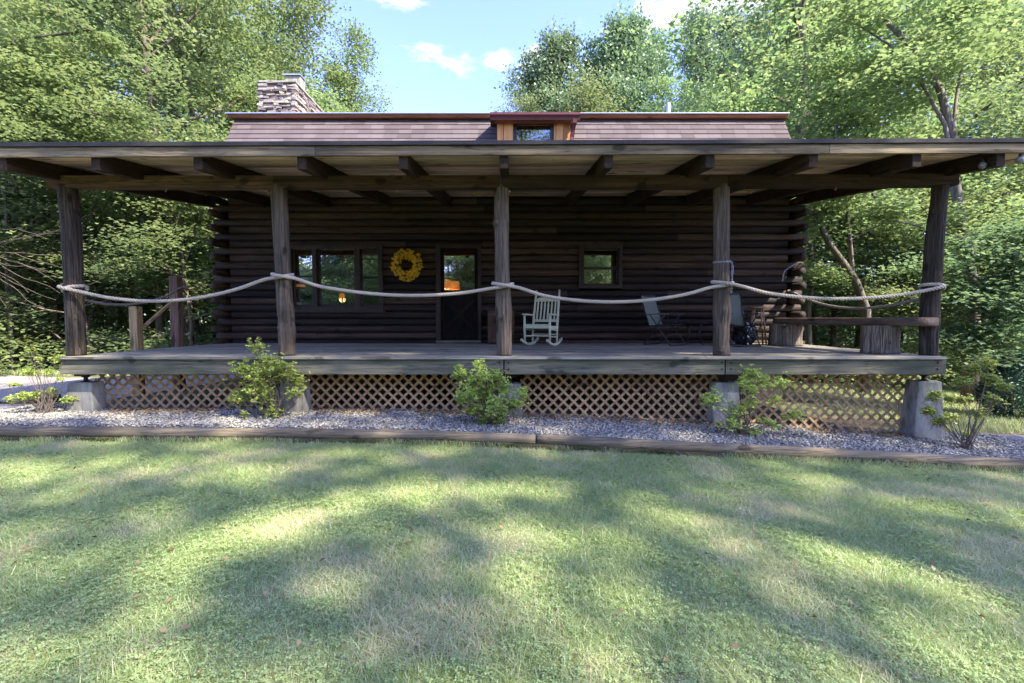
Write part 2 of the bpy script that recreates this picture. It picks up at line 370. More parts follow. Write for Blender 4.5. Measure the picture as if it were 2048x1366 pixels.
M['concrete'] = concrete(); M['stone'] = stone(); M['shingle'] = shingle(); M['glass'] = glass()
M['glow'] = emit('amber_lamp_shade', (1.0, 0.30, 0.03), 0.22)
M['lawnbase'] = ground_mat('lawn_soil', [(0.35, (0.14, 0.19, 0.06)), (0.5, (0.22, 0.26, 0.10)), (0.65, (0.34, 0.31, 0.17))])
M['forest'] = ground_mat('forest_floor', [(0.3, (0.05, 0.075, 0.025)), (0.45, (0.10, 0.13, 0.045)), (0.55, (0.17, 0.13, 0.085)), (0.7, (0.26, 0.19, 0.14))], 0.7, 14)
M['gravelbase'] = ground_mat('gravel_bed_base', [(0.3, (0.10, 0.09, 0.09)), (0.7, (0.30, 0.29, 0.30))], 6, 60)
M['drive'] = ground_mat('driveway_gravel', [(0.3, (0.26, 0.225, 0.18)), (0.6, (0.42, 0.37, 0.30))], 2, 90)
M['pebble'] = None
t_ = NT('pebble'); M['pebble'] = t_.done(t_.ramp(t_.attr(), [(0.0, (0.10, 0.09, 0.065)), (0.35, (0.28, 0.255, 0.195)), (0.8, (0.50, 0.465, 0.365)), (0.93, (0.62, 0.57, 0.46)), (1.0, (0.30, 0.22, 0.16))]), 0.8, 0.3)

# ------------------------------------------------------------------ terrain
TPX = [(-200, 862, 5.80), (0, 862, 5.78), (400, 864, 5.75), (800, 868, 5.67), (1075, 877, 5.59), (1400, 893, 5.48), (1700, 908, 5.36), (2048, 928, 5.2), (2300, 944, 5.05)]
TP = [at(*p) for p in TPX]
tx = np.array([p.x for p in TP]); ty = np.array([p.y for p in TP])
LPX = [(-200, 885), (0, 885), (400, 885), (800, 889), (1075, 900), (1400, 915), (1700, 929), (2048, 950), (2300, 966)]
lz = np.array([at(a, b, TP[i].y - 0.10).z for i, (a, b) in enumerate(LPX)])
bx = np.array([-7.0, -2.0, 0.0, 3.1, 6.0, 8.0, 14.0]); bz = np.array([0.19, 0.17, 0.115, -0.02, -0.21, -0.30, -0.45])


def G(x, y):
    x = np.asarray(x, float); y = np.asarray(y, float)
    yt = np.interp(x, tx, ty); L = np.interp(x, tx, lz); B = np.interp(x, bx, bz)
    w = np.clip((y - yt + 0.07) / 0.14, 0, 1)
    w = np.where(x < -8.5, np.clip((y - 4.5) / 3.5, 0, 1), w); w = np.where(x > 8.5, np.clip((y - 4) / 3, 0, 1), w)
    z = L * (1 - w) + B * w
    z = z - 0.035 * np.clip(y - 7, 0, 40) - 0.02 * np.clip(y - 47, 0, 200)
    z = z - 0.01 * np.clip(-y, 0, 200)
    return z


def vnoise(x, y, s, seed):
    rg = np.random.default_rng(seed); g = rg.random((256, 256)); x = x / s + 100; y = y / s + 100
    xi = np.floor(x).astype(int); yi = np.floor(y).astype(int); fx = x - xi; fy = y - yi
    fx = fx * fx * (3 - 2 * fx); fy = fy * fy * (3 - 2 * fy); q = lambda a, b: g[a % 256, b % 256]
    return (q(xi, yi) * (1 - fx) + q(xi + 1, yi) * fx) * (1 - fy) + (q(xi, yi + 1) * (1 - fx) + q(xi + 1, yi + 1) * fx) * fy


def sheet(name, xs, ys, mat, dz=0.0, rough=0.0, mask=None):
    xx, yy = np.meshgrid(xs, ys); zz = G(xx, yy) + dz
    if rough: zz = zz + rough * (vnoise(xx, yy, 1.5, 5) - 0.5)
    nx, ny = len(xs), len(ys); v = np.stack([xx.ravel(), yy.ravel(), zz.ravel()], 1)
    i, j = np.meshgrid(np.arange(nx - 1), np.arange(ny - 1)); a = (j * nx + i).ravel()
    f = np.stack([a, a + 1, a + nx + 1, a + nx], 1)
    if mask is not None:
        cx = v[f].mean(1); f = f[mask(cx[:, 0], cx[:, 1])]
    me = np_mesh(name, v, f, np.full(len(f), 0.5), mat, True); o = obj_of(me, name); tag(o, kind='structure'); return o


gx = np.unique(np.concatenate([np.linspace(-400, -30, 20), np.linspace(-30, -9, 30), np.linspace(-9, 9, 120), np.linspace(9, 30, 30), np.linspace(30, 400, 20)]))
gy = np.unique(np.concatenate([np.linspace(-200, -12, 20), np.linspace(-12, 4.5, 40), np.linspace(4.5, 7.5, 90), np.linspace(7.5, 30, 50), np.linspace(30, 600, 30)]))
sheet('ground', gx, gy, M['forest'], -0.012, 0.0)
lx = np.linspace(-13, 13, 261); ly = np.linspace(-11, 6.2, 330)
sheet('lawn', lx, ly, M['lawnbase'], 0.0, 0.0, lambda x, y: (y < np.interp(x, tx, ty) - 0.02))
sheet('gravel_bed', np.linspace(-8.2, 8.2, 200), np.linspace(4.9, 7.3, 60), M['gravelbase'], 0.004, 0, lambda x, y: (y > np.interp(x, tx, ty)) & (y < 7.2))
sheet('driveway', np.linspace(-34, -6.9, 90), np.linspace(7.6, 12.6, 30), M['drive'], 0.006, 0.0, lambda x, y: y < 12.3 + 0.5 * np.sin(x * 0.7))


def leaves_mesh(name, c, L, W, mat, tint, up=1.0, seed=1, fold=0.15, adir=None):
    rg = np.random.default_rng(seed); n = len(c); c = np.asarray(c, float)
    nrm = rg.normal(size=(n, 3)); nrm /= np.linalg.norm(nrm, axis=1)[:, None]; nrm[:, 2] = np.abs(nrm[:, 2]) + up
    nrm /= np.linalg.norm(nrm, axis=1)[:, None]
    a = rg.normal(size=(n, 3)) if adir is None else adir
    a = a - nrm * (a * nrm).sum(1)[:, None]; a /= np.linalg.norm(a, axis=1)[:, None] + 1e-9
    b = np.cross(nrm, a); L = np.broadcast_to(L, (n,))[:, None]; W = np.broadcast_to(W, (n,))[:, None]
    v = np.stack([c - a * L * .5, c + b * W * .5 + nrm * W * fold + a * L * 0.08, c + a * L * .5, c - b * W * .5 + nrm * W * fold + a * L * 0.08], 1).reshape(-1, 3)
    f = np.arange(4 * n).reshape(n, 4)
    return np_mesh(name, v, f, tint, mat)


# ------------------------------------------------------------------ trees
def gen_tree(seed, H, base, Rr, nlimb, nleaf, r0, lean=0.02, up0=15, up1=62, prof='round', trunk=None, csz=0.42, topfrac=0.93, flat=0.4):
    rg = np.random.default_rng(seed); tb = MB()
    if trunk is None:
        pts = [np.zeros(3)]; d = np.zeros(2)
        for i in range(12):
            d = d * .7 + rg.normal(size=2) * lean * H / 12 * 2.2
            pts.append(pts[-1] + np.array([d[0], d[1], H * topfrac / 12]))
    else: pts = [np.array(p, float) for p in trunk]
    pts = np.array(pts); m = len(pts); zs = np.linspace(0, 1, m)
    rad = [r0 * (1.25 if i == 0 else 1) * max((1 - t) ** 0.75, 0.07) for i, t in enumerate(zs)]
    tb.tube(pts, rad, 9, 0.5)
    P = lambda t: np.array([np.interp(t, zs, pts[:, k]) for k in range(3)])
    cl = []; w = []
    for i in range(nlimb):
        t = base + (0.99 - base) * (i + rg.random() * .8) / nlimb; tt = (t - base) / (1 - base); st = P(t)
        az = i * 2.399 + rg.normal() * .35
        if prof == 'round': pr = math.sqrt(max(0.05, 1 - ((tt - 0.38) / 0.72) ** 2))
        elif prof == 'tall': pr = max(0.2, 1 - tt) ** 0.5 * (0.55 + 0.45 * min(1, tt * 4))
        else: pr = 1.0 - 0.45 * tt
        Lg = Rr * pr * (0.8 + .4 * rg.random()); el = R(up0 + (up1 - up0) * tt + rg.normal() * 7)
        dr = np.array([math.cos(az) * math.cos(el), math.sin(az) * math.cos(el), math.sin(el)]); lp = [st]
        for k in range(6):
            dr = dr + rg.normal(size=3) * 0.13 + np.array([0, 0, 0.05 if prof != 'weep' else -0.07]); dr /= np.linalg.norm(dr)
            lp.append(lp[-1] + dr * Lg / 6)
        lr = max(0.018, r0 * (1 - t) ** 0.8 * 0.5 + 0.01); lr = min(lr, 0.12)
        tb.tube(lp, np.linspace(lr, 0.008, 7), 6, 0.5, cap=False); lp = np.array(lp)
        for j in range(7):
            s = 0.28 + 0.72 * (j + rg.random()) / 7; p0 = np.array([np.interp(s, np.linspace(0, 1, 7), lp[:, k]) for k in range(3)])
            d2 = dr + rg.normal(size=3) * 0.75; d2[2] *= 0.6; d2 /= np.linalg.norm(d2); L2 = Lg * 0.36 * (1.25 - 0.6 * s) * (0.7 + .6 * rg.random())
            sp = [p0, p0 + d2 * L2 * .5 + rg.normal(size=3) * .04 * L2, p0 + d2 * L2 + np.array([0, 0, -.06 * L2])]
            tb.tube(sp, [lr * .35 * (1.1 - s) + .006, .007, .004], 4, 0.5, cap=False)
            for q in (0.35, 0.7, 1.0):
                cl.append(sp[0] + (sp[2] - sp[0]) * q + rg.normal(size=3) * np.array([.28, .28, .16]) * Rr / 4.5 * 1.1); w.append(1)
    cl = np.array(cl); nc = len(cl); idx = rg.integers(0, nc, nleaf)
    sc = csz * (0.7 + .6 * rg.random(nc)); ct = rg.random(nc)
    c = cl[idx] + np.clip(rg.normal(size=(nleaf, 3)), -2.2, 2.2) * np.stack([sc[idx], sc[idx], sc[idx] * flat], 1)
    tint = np.clip(ct[idx] * .55 + rg.random(nleaf) * .45, 0, 1)
    return tb, c, tint


TREES = {}


def tree_proto(key, leaf=0.15, mat='leaf', bark='bark', seed=1, up=0.8, **kw):
    tb, c, tint = gen_tree(seed, **kw)
    lm = leaves_mesh('crown', c, leaf * (0.55 + 0.85 * np.random.default_rng(seed).random(len(c))), leaf * 0.72, M[mat], tint, up, seed)
    tm = tb.build('trunk', M[bark], None, True); me = tm.data; bpy.data.objects.remove(tm)
    TREES[key] = (me, lm)


def place(key, x, y, s=1.0, sz=None, rz=0.0, name='tree', label='', cat='tree', group=None, z=None):
    zz = float(G(x, y)) - 0.05 if z is None else z
    o = thing(name, label, cat, (x, y, zz), rz, group); o.scale = (s, s, sz or s)
    tm, lm = TREES[key]; obj_of(tm, 'trunk', o); obj_of(lm, 'crown', o); return o


tree_proto('A', H=18, base=.26, Rr=4.6, nlimb=24, nleaf=24000, r0=.24, seed=11, leaf=.17)
tree_proto('B', H=18, base=.34, Rr=4.2, nlimb=22, nleaf=22000, r0=.20, seed=12, leaf=.16)
tree_proto('Cc', H=19, base=.24, Rr=5.0, nlimb=26, nleaf=25000, r0=.28, seed=13, leaf=.18)
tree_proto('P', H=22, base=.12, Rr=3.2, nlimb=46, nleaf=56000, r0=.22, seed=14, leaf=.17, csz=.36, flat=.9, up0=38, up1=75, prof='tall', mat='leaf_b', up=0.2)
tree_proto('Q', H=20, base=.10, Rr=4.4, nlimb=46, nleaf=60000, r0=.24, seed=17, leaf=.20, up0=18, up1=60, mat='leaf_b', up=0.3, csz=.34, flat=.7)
tree_proto('U', H=7, base=.12, Rr=2.9, nlimb=16, nleaf=13000, r0=.07, seed=15, leaf=.13, up0=5, up1=50, flat=.22, up=1.6)
tree_proto('V', H=6, base=.10, Rr=2.6, nlimb=15, nleaf=12000, r0=.05, seed=16, leaf=.12, up0=0, up1=45, flat=.2, up=1.6, mat='leaf_b')
tree_proto('S', H=2.6, base=.05, Rr=1.5, nlimb=12, nleaf=6500, r0=.03, seed=18, leaf=.10, up0=10, up1=60, flat=.3, up=1.2, csz=.25)
tree_proto('T', H=20, base=.55, Rr=3.2, nlimb=12, nleaf=9000, r0=.17, seed=19, leaf=.18)

rt = np.random.default_rng(3)
# tall wood on the left
LL = 'leafy tree crowded into the wood left of the cabin'; LG = 'tall woodland trees left of the cabin'
for row, (Y0, st) in enumerate(((17, 4.8), (21.5, 5.0), (27, 5.6), (34, 7.0))):
    x = -1.55 * Y0 + rt.random() * 3
    while x < -0.47 * Y0:
        yy = Y0 + rt.normal() * 0.8; k = ('A', 'B', 'Cc', 'T')[rt.integers(0, 4)]; s = 0.82 + .3 * rt.random()
        if yy > 13.8: place(k, x, yy, s, s * (1.0 + .1 * row), rt.random() * 6.3, 'woodland_tree', LL, 'tree', LG)
        x += st * (0.8 + .5 * rt.random())
place('B', -10.6, 24, .98, 1.05, 2.0, 'woodland_tree', 'rounded tree whose crown edge meets the open sky right of the chimney')
place('B', -8.2, 24.5, .74, .90, 1.0, 'woodland_tree', 'lower rounded tree sloping down to the roof edge right of the chimney')
place('A', -13.6, 21, 1.0, 1.06, 4.0, 'woodland_tree', 'tall bushy tree rising right behind the stone chimney')
place('U', -9.4, 19.5, 1.1, 1.5, 4.0, 'understory_tree', 'smaller tree peeping over the roof edge beside the chimney')
# understory on the left
UL = 'low leafy understory tree with layered sprays left of the cabin'; UG = 'understory trees left of the cabin'
for (Y0, st, ks) in ((14.2, 2.7, 'UV'), (16.5, 2.7, 'UVS'), (19.5, 3.0, 'UV'), (24, 3.6, 'UV'), (30, 4.5, 'U')):
    x = -1.4 * Y0 + rt.random() * 2
    while x < -0.50 * Y0:
        k = ks[rt.integers(0, len(ks))]; s = .8 + .45 * rt.random()
        place(k, x, Y0 + rt.normal() * .5, s, s * (0.8 + .4 * rt.random()), rt.random() * 6.3, 'understory_tree', UL, 'small tree', UG)
        x += st * (0.75 + .5 * rt.random())
# right wood
RL = 'leafy tree crowded into the wood right of the cabin'; RG = 'tall woodland trees right of the cabin'
for row, (Y0, st) in enumerate(((18, 5.4), (23, 5.6), (29, 6.2), (36, 7.2))):
    x = 0.60 * Y0 + rt.random() * 2
    while x < 1.25 * Y0:
        k = ('A', 'B', 'Cc', 'T')[rt.integers(0, 4)]; s = .82 + .3 * rt.random()
        place(k, x, Y0 + rt.normal() * .8, s, s * (1.0 + .1 * row), rt.random() * 6.3, 'woodland_tree', RL, 'tree', RG)
        x += st * (0.8 + .5 * rt.random())
RU = 'low leafy understory tree with layered sprays right of the cabin'; RUG = 'understory trees right of the cabin'
for (Y0, st, ks) in ((13.5, 2.9, 'UVS'), (16.5, 3.0, 'UV'), (20, 3.2, 'UV'), (25, 3.6, 'UV'), (31, 4.5, 'U')):
    x = 0.62 * Y0 + rt.random() * 1.5
    while x < 1.4 * Y0:
        k = ks[rt.integers(0, len(ks))]; s = .75 + .45 * rt.random()
        if not (Y0 < 14 and x < 9.5): place(k, x, Y0 + rt.normal() * .5, s, s * (0.8 + .4 * rt.random()), rt.random() * 6.3, 'understory_tree', RU, 'small tree', RUG)
        x += st * (0.75 + .5 * rt.random())
# individually placed far trees above the roof
for (px, top, Y0, k, s, lab) in ((1085, 72, 38, 'Q', 1.2, 'blue-green tree standing alone against the sky just right of the dormer'),
                                 (1215, 40, 39, 'Q', 1.25, 'tall double-topped tree against the sky, second right of the dormer'),
                                 (1290, 38, 42, 'Q', 1.2, 'tall tree touching the double-topped one on its right'),
                                 (1345, 150, 36, 'B', .95, 'shorter yellow-green tree behind the white vent pipe'),
                                 (1385, 40, 44, 'P', 1.15, 'slender poplar-like tree with two pointed tops under the cloud'),
                                 (1455, 28, 45, 'P', 1.3, 'pointed poplar-like tree right under the large cloud'),
                                 (1500, 45, 45, 'P', 1.25, 'pointed poplar-like tree half hidden by the leaning crowns'),
                                 (1430, 170, 34, 'A', .9, 'low yellow-green tree in front of the poplar-like trees'),
                                 (1160, 190, 34, 'U', 1.6, 'low gap-filling tree between the two sky-lined trees'),
                                 (1530, 95, 30, 'A', .8, 'yellow-green tree right above the end of the shingled roof'),
                                 (1048, 165, 37, 'B', .8, 'small rounded tree at the foot of the lone blue-green tree'),
                                 (1590, 40, 27, 'B', .85, 'bright tree leaning in beyond the right end of the roof')):
    p = at(px, top, Y0); H = {'P': 21.4, 'Q': 20.6, 'A': 19, 'B': 19, 'U': 7.4}[k]; g = float(G(p.x, Y0))
    place(k, p.x, Y0, s, (p.z - g) / H, rt.random() * 6, 'far_tree' if k in 'PQ' else 'woodland_tree', lab)


def custom_tree(name, label, base, trunk_px, limbs, Y, leafspec, r0, seed=5, bark='palebark', leaf=.12, mat='leaf'):
    """a tree whose trunk and limbs are given as real 3D polylines"""
    g = Vector(base); o = thing(name, label, 'tree', g); tb = MB()
    def path(l): return [at(px, py, yy) for px, py, yy in l]
    tp = path(trunk_px); tp[0] = g + Vector((0, 0, -.05))
    tb.tube(tp, [r0 * (1.2 if i == 0 else 1) * max(.25, 1 - .6 * i / (len(tp) - 1)) for i in range(len(tp))], 10)
    rg = np.random.default_rng(seed); cl = []
    for l, r in limbs:
        lp = path(l); tb.tube(lp, np.linspace(r, r * .3, len(lp)), 7, cap=False)
        for _ in range(len(lp) * 2):
            i = rg.integers(max(0, len(lp) // 2), len(lp)); q = np.array(lp[i]); d = rg.normal(size=3); d /= np.linalg.norm(d); d[2] *= .5
            e = q + d * (0.6 + rg.random() * .9); tb.tube([q, (q + e) / 2 + rg.normal(size=3) * .06, e], [r * .25, r * .15, .005], 4, cap=False)
            for w_ in (.4, .7, 1): cl.append(q + (e - q) * w_)
    for (px, py, yy, rr, n) in leafspec:
        q = np.array(at(px, py, yy))
        for _ in range(n): cl.append(q + rg.normal(size=3) * np.array([rr, rr, rr * .55]))
    tb.build('trunk', M[bark], o, True)
    if cl:
        cl = np.array(cl); n = len(cl) * 70; idx = rg.integers(0, len(cl), n)
        c = cl[idx] + np.clip(rg.normal(size=(n, 3)), -2, 2) * np.array([.26, .26, .09]) - np.array(g)
        ct = rg.random(len(cl)); me = leaves_mesh('crown', c, leaf, leaf * .75, M[mat], np.clip(ct[idx] * .5 + rg.random(n) * .5, 0, 1), 1.4, seed); obj_of(me, 'crown', o)
    return o


def gpt(px, Y): x = X(px, Y); return (x, Y, float(G(x, Y)))


custom_tree('pale_barked_tree', 'pale grey barked tree just outside the right corner post of the porch', gpt(1945, 11),
            [(1952, 760, 11), (1948, 660, 11), (1942, 560, 11), (1930, 480, 11), (1918, 420, 11), (1908, 350, 11), (1905, 270, 11), (1880, 180, 11.2), (1830, 100, 11.5), (1760, 30, 11.8)],
            [([(1908, 350, 11), (1890, 250, 11), (1840, 160, 11.2), (1780, 90, 11.4), (1700, 40, 11.5)], .055),
             ([(1930, 480, 11), (1900, 470, 10.9), (1860, 455, 10.7), (1780, 440, 10.6), (1700, 480, 10.5)], .05),
             ([(1905, 290, 11), (1912, 200, 11.5), (1930, 100, 12), (1950, 0, 12)], .05),
             ([(1780, 440, 10.6), (1770, 410, 10.6), (1740, 385, 10.6), (1690, 370, 10.7)], .05)],
            11, [(1780, 60, 12, 1.6, 30), (1900, 60, 12, 1.6, 30), (1680, 120, 12, 1.2, 22), (1980, 150, 11, 1.2, 20), (1800, 180, 11.5, .9, 14), (1990, 420, 10.5, .6, 8)], .14, 31)
custom_tree('leaning_forked_tree', 'slender grey tree leaning left and forking above the log bench', gpt(1735, 12.5),
            [(1738, 700, 12.5), (1732, 620, 12.5), (1712, 565, 12.5), (1690, 530, 12.5), (1660, 490, 12.6), (1640, 450, 12.7), (1622, 410, 12.8)],
            [([(1705, 550, 12.5), (1702, 500, 12.5), (1697, 450, 12.5), (1690, 400, 12.5), (1680, 330, 12.6), (1670, 250, 12.8)], .06),
             ([(1640, 450, 12.7), (1615, 430, 12.7), (1590, 400, 12.8)], .045),
             ([(1670, 530, 12.6), (1640, 532, 12.6), (1590, 533, 12.7)], .035)],
            12, [(1640, 200, 13.5, 1.2, 18), (1700, 260, 13.5, 1.0, 14)], .13, 32)
custom_tree('branching_understory_tree', 'small dark-limbed tree spreading wide sprays at the right edge', gpt(2010, 9.4),
            [(2025, 730, 9.4), (2005, 690, 9.4), (1990, 640, 9.4), (1996, 590, 9.4), (2010, 540, 9.4)],
            [([(1996, 600, 9.4), (1960, 560, 9.3), (1930, 540, 9.2)], .03), ([(1992, 650, 9.4), (1950, 680, 9.3), (1910, 690, 9.2)], .025),
             ([(2010, 540, 9.4), (2040, 490, 9.3), (2090, 440, 9.2)], .03)],
            9, [(1960, 600, 9.3, .38, 22), (2010, 560, 9.2, .42, 26), (1925, 650, 9.3, .32, 14), (2030, 640, 9.0, .4, 22), (1950, 690, 9.2, .3, 12), (2060, 500, 9.2, .5, 22), (2000, 500, 9.6, .4, 14)], .07, 33, 'bark', .10, 'leaf_b')
custom_tree('overhanging_maple', 'light green maple whose low boughs fill the upper left corner', gpt(-260, 13),
            [(-260, 760, 13), (-250, 500, 13), (-230, 250, 13), (-180, 80, 13), (-120, -60, 13)],
            [([(-235, 300, 13), (-120, 220, 12.6), (0, 190, 12.2), (120, 210, 12), (250, 240, 12)], .08), ([(-230, 250, 13), (-100, 130, 12.5), (40, 80, 12.2), (180, 60, 12)], .08),
             ([(-240, 420, 13), (-120, 330, 12.6), (0, 270, 12.3), (90, 260, 12)], .06)],
            12, [(60, 200, 12, 1.0, 26), (180, 235, 12, .9, 22), (-20, 110, 12, 1.1, 26), (100, 90, 12.4, 1.0, 22), (40, 260, 11.8, .7, 16), (240, 180, 12.6, .8, 14)], .2, 34, 'bark', .12)
# bare dead branches at the left
db = thing('dead_branch_tree', 'tangle of thin bare dead branches at the left edge below the roof', 'tree', gpt(40, 12)); b = MB()
for i in range(17):
    a0 = at(-120 + random.random() * 60, 470 + random.random() * 60, 12); p = a0.copy(); d = Vector((.9, 0, random.uniform(-.55, .5))); pts = [p.copy()]
    for k in range(9): d += Vector((random.uniform(-.1, .15), random.uniform(-.2, .2), random.uniform(-.28, .22))); d.normalize(); p += d * .33; pts.append(p.copy())
    b.tube(pts, np.linspace(.008, .003, 10), 4)
b.tube([at(-160, 760, 12), at(-150, 620, 12), at(-120, 480, 12), at(-90, 380, 12)], [.09, .08, .06, .03], 8)
b.build('branch', M['twig'], db)

# slim bare trunks seen between left posts
tl = [(30, 15, .10), (62, 15.5, .13), (95, 16, .10), (20, 13.8, .07), (205, 17, .10), (318, 16, .16), (268, 18, .14), (240, 20, .12), (385, 19, .1), (1620, 15, .12), (1668, 17, .14), (1715, 19, .12), (1985, 16, .16), (2005, 19, .15), (1800, 18, .12), (1850, 21, .12)]
for i, (px, Y0, r_) in enumerate(tl):
    x, y, z = gpt(px, Y0); side = 'left' if px < 1000 else 'right'
    o = thing('slim_tree', 'slim straight trunk standing at the edge of the wood %s of the cabin' % side, 'tree', (x, y, z), 0, 'slim edge trees %s of the cabin' % side)
    b = MB(); rr = random.Random(i); pts = [(x + rr.uniform(-.1, .1) * k * .6, y, z - .05 + k * 1.3) for k in range(7)]
    b.tube(pts, [r_ * (1 - .13 * k) for k in range(7)], 8); b.build('trunk', M['bark'] if i % 3 else M['palebark'], o, True)
    rg = np.random.default_rng(70 + i); n = 2600; cc = np.array(pts[3:])[rg.integers(0, 4, 26)] - np.array((x, y, z)) + rg.normal(size=(26, 3)) * np.array([.75, .75, .5])
    c = cc[rg.integers(0, 26, n)] + rg.normal(size=(n, 3)) * np.array([.4, .4, .15]); obj_of(leaves_mesh('crown', c, .13, .1, M['leaf'], rg.random(n), 1.2, i), 'crown', o)

# far-off wood + undergrowth
def undergrowth(name, u0, u1, y0, y1, n, hmax, seed, leaf, mat='leaf', kindlabel=None):
    rg = np.random.default_rng(seed); y = y0 + (y1 - y0) * rg.random(n) ** .8; s = rg.choice([-1, 1], n); u = u0 + (u1 - u0) * rg.random(n)
    x = s * u * y; h = hmax * vnoise(x, y, 2.2, seed) ** 1.3 * (0.4 + .6 * vnoise(x, y, .7, seed + 1)); z = G(x, y) + h * rg.random(n) ** .6
    me = leaves_mesh(name, np.stack([x, y, z], 1), leaf, leaf * .7, M[mat], rg.random(n), 1.3, seed); o = obj_of(me, name); tag(o, kindlabel, 'undergrowth', None, 'stuff'); return o
undergrowth('undergrowth', .50, 1.5, 13.2, 40, 150000, 2.2, 41, .13, 'leaf', 'low green undergrowth covering the forest floor beneath the trees')
rg = np.random.default_rng(51); n = 130000; s = rg.choice([-1, 1], n); y = 48 + 10 * rg.random(n); x = s * (0.36 + 1.3 * rg.random(n)) * y
z = G(x, y) + (15 * vnoise(x, y * 0, 7, 8) ** .5) * rg.random(n)
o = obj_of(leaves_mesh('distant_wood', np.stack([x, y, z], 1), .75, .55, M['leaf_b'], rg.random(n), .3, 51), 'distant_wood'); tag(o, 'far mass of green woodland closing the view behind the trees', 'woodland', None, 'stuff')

# ------------------------------------------------------------------ trees behind the viewpoint that shade the lawn
HOLES = [((1180, 985), (1330, 1000), .12), ((1700, 960), (1850, 975), .12), ((420, 930), (560, 925), .14), ((1000, 1130), (880, 1160), .10), ((1750, 1240), (1880, 1300), .12), ((620, 1230), (760, 1290), .10), ((60, 1120), (200, 1090), .10), ((330, 1090), (520, 1030), .26), ((500, 1030), (690, 985), .20), ((770, 968), (1050, 958), .22), ((900, 1042), (1060, 1045), .12), ((690, 1045), (760, 1065), .12),
         ((1620, 1085), (1760, 1110), .15), ((1740, 1105), (1900, 1150), .17), ((1560, 1255), (1640, 1330), .12), ((180, 1330), (480, 1366), .16), ((990, 1225), (1160, 1290), .10),
         ((2010, 1000), (2090, 1015), .25), ((0, 925), (90, 945), .22), ((860, 1290), (900, 1366), .08), ((1500, 925), (1620, 945), .1), ((1130, 1120), (1190, 1170), .1),
         ((-60, 835), (60, 850), .3), ((150, 850), (230, 852), .12), ((560, 1140), (600, 1180), .09), ((1270, 1010), (1330, 1030), .08), ((1390, 985), (1470, 1000), .1), ((1330, 1290), (1440, 1366), .1), ((250, 1180), (330, 1220), .1)]
def lawn_pt(px, py):
    d = ray(px, py); t = (0.0 - EYE) / d.z; return np.array([d.x * t, d.y * t])
HW = [(lawn_pt(*a), lawn_pt(*b), r * 1.1) for a, b, r in HOLES]
SN = np.array(SUN)
def lit_mask(P):        # crown gaps: leaves that would stand between the sun and these places
    f = P[:, :2] - SN[:2] * (P[:, 2] / SN[2])[:, None]; bad = np.zeros(len(P), bool)
    f = f + 0.12 * np.stack([np.sin(f[:, 1] * 9) + np.sin(f[:, 0] * 17), np.sin(f[:, 0] * 11) + np.cos(f[:, 1] * 19)], 1) * .6
    for a, b, r in HW:
        ab = b - a; t = np.clip(((f - a) @ ab) / (ab @ ab + 1e-9), 0, 1); d = np.linalg.norm(f - (a + t[:, None] * ab), axis=1); bad |= d < r
    bad |= vnoise(f[:, 0], f[:, 1], .17, 61) > .69
    t = (10.3 - P[:, 1]) / (-SN[1]); z = P[:, 2] - SN[2] * t; bad |= (z > 4.7) & (t > 0)
    return bad
for i, (x, y, H, rr, lab) in enumerate(((7.5, -5.5, 24, 4.6, 'tall tree shading the left of the lawn'), (13.5, -3.5, 25, 4.8, 'tall tree shading the middle of the lawn'), (20, -5.0, 25, 5.0, 'tall tree right of the lawn beside the middle one'),
                                   (11.5, -10.5, 25, 4.8, 'tall tree standing second row back from the lawn'), (26, -6, 25, 5.0, 'outermost tall tree right of the lawn'))):
    tb, c, tint = gen_tree(60 + i, H, .50, rr, 24, 10500, .24, csz=.85)
    P = c + np.array([x, y, 0]); keep = ~lit_mask(P); c = c[keep]; tint = tint[keep]; g = float(G(x, y))
    o = thing('shade_tree', lab, 'tree', (x, y, g)); tb.build('trunk', M['bark'], o, True, world=False)
    rg = np.random.default_rng(i); obj_of(leaves_mesh('crown', c, .20, .15, M['leaf'], tint, .9, 60 + i), 'crown', o)
BL = 'understory tree across the lawn, mirrored in the cabin windows'
for (x, y, k, s) in ((-4, -14, 'U', 1.1), (-9, -15, 'V', 1.2), (0.5, -16, 'U', 1.2), (4, -18, 'V', 1.3), (-6.5, -19, 'U', 1.3), (9, -17, 'U', 1.2), (-14, -17, 'U', 1.3), (-2, -20, 'V', 1.4), (12, -20, 'V', 1.3), (-11, -21, 'V', 1.4), (-7, -13, 'U', 1.25), (-1.5, -13.5, 'V', 1.3), (3, -14, 'U', 1.25), (7, -14.5, 'V', 1.3), (-12, -14, 'U', 1.3), (-4.5, -17, 'Cc', .55), (2, -19, 'B', .6), (-10, -18, 'A', .6), (7, -20, 'A', .6), (-6, -22, 'B', .7), (-16, -21, 'Cc', .6)):
    place(k, x, y, s, s, x, 'understory_tree', BL, 'small tree', 'understory trees across the lawn')
for (x, y, k, s) in ((-2.5, -27, 'Cc', 1.3), (6, -28, 'A', 1.3), (1.8, -26.5, 'B', 1.45)):
    place(k, x, y, s, s, x, 'woodland_tree', 'tall tree in the wood across the lawn from the cabin', 'tree', 'woodland trees across the lawn')

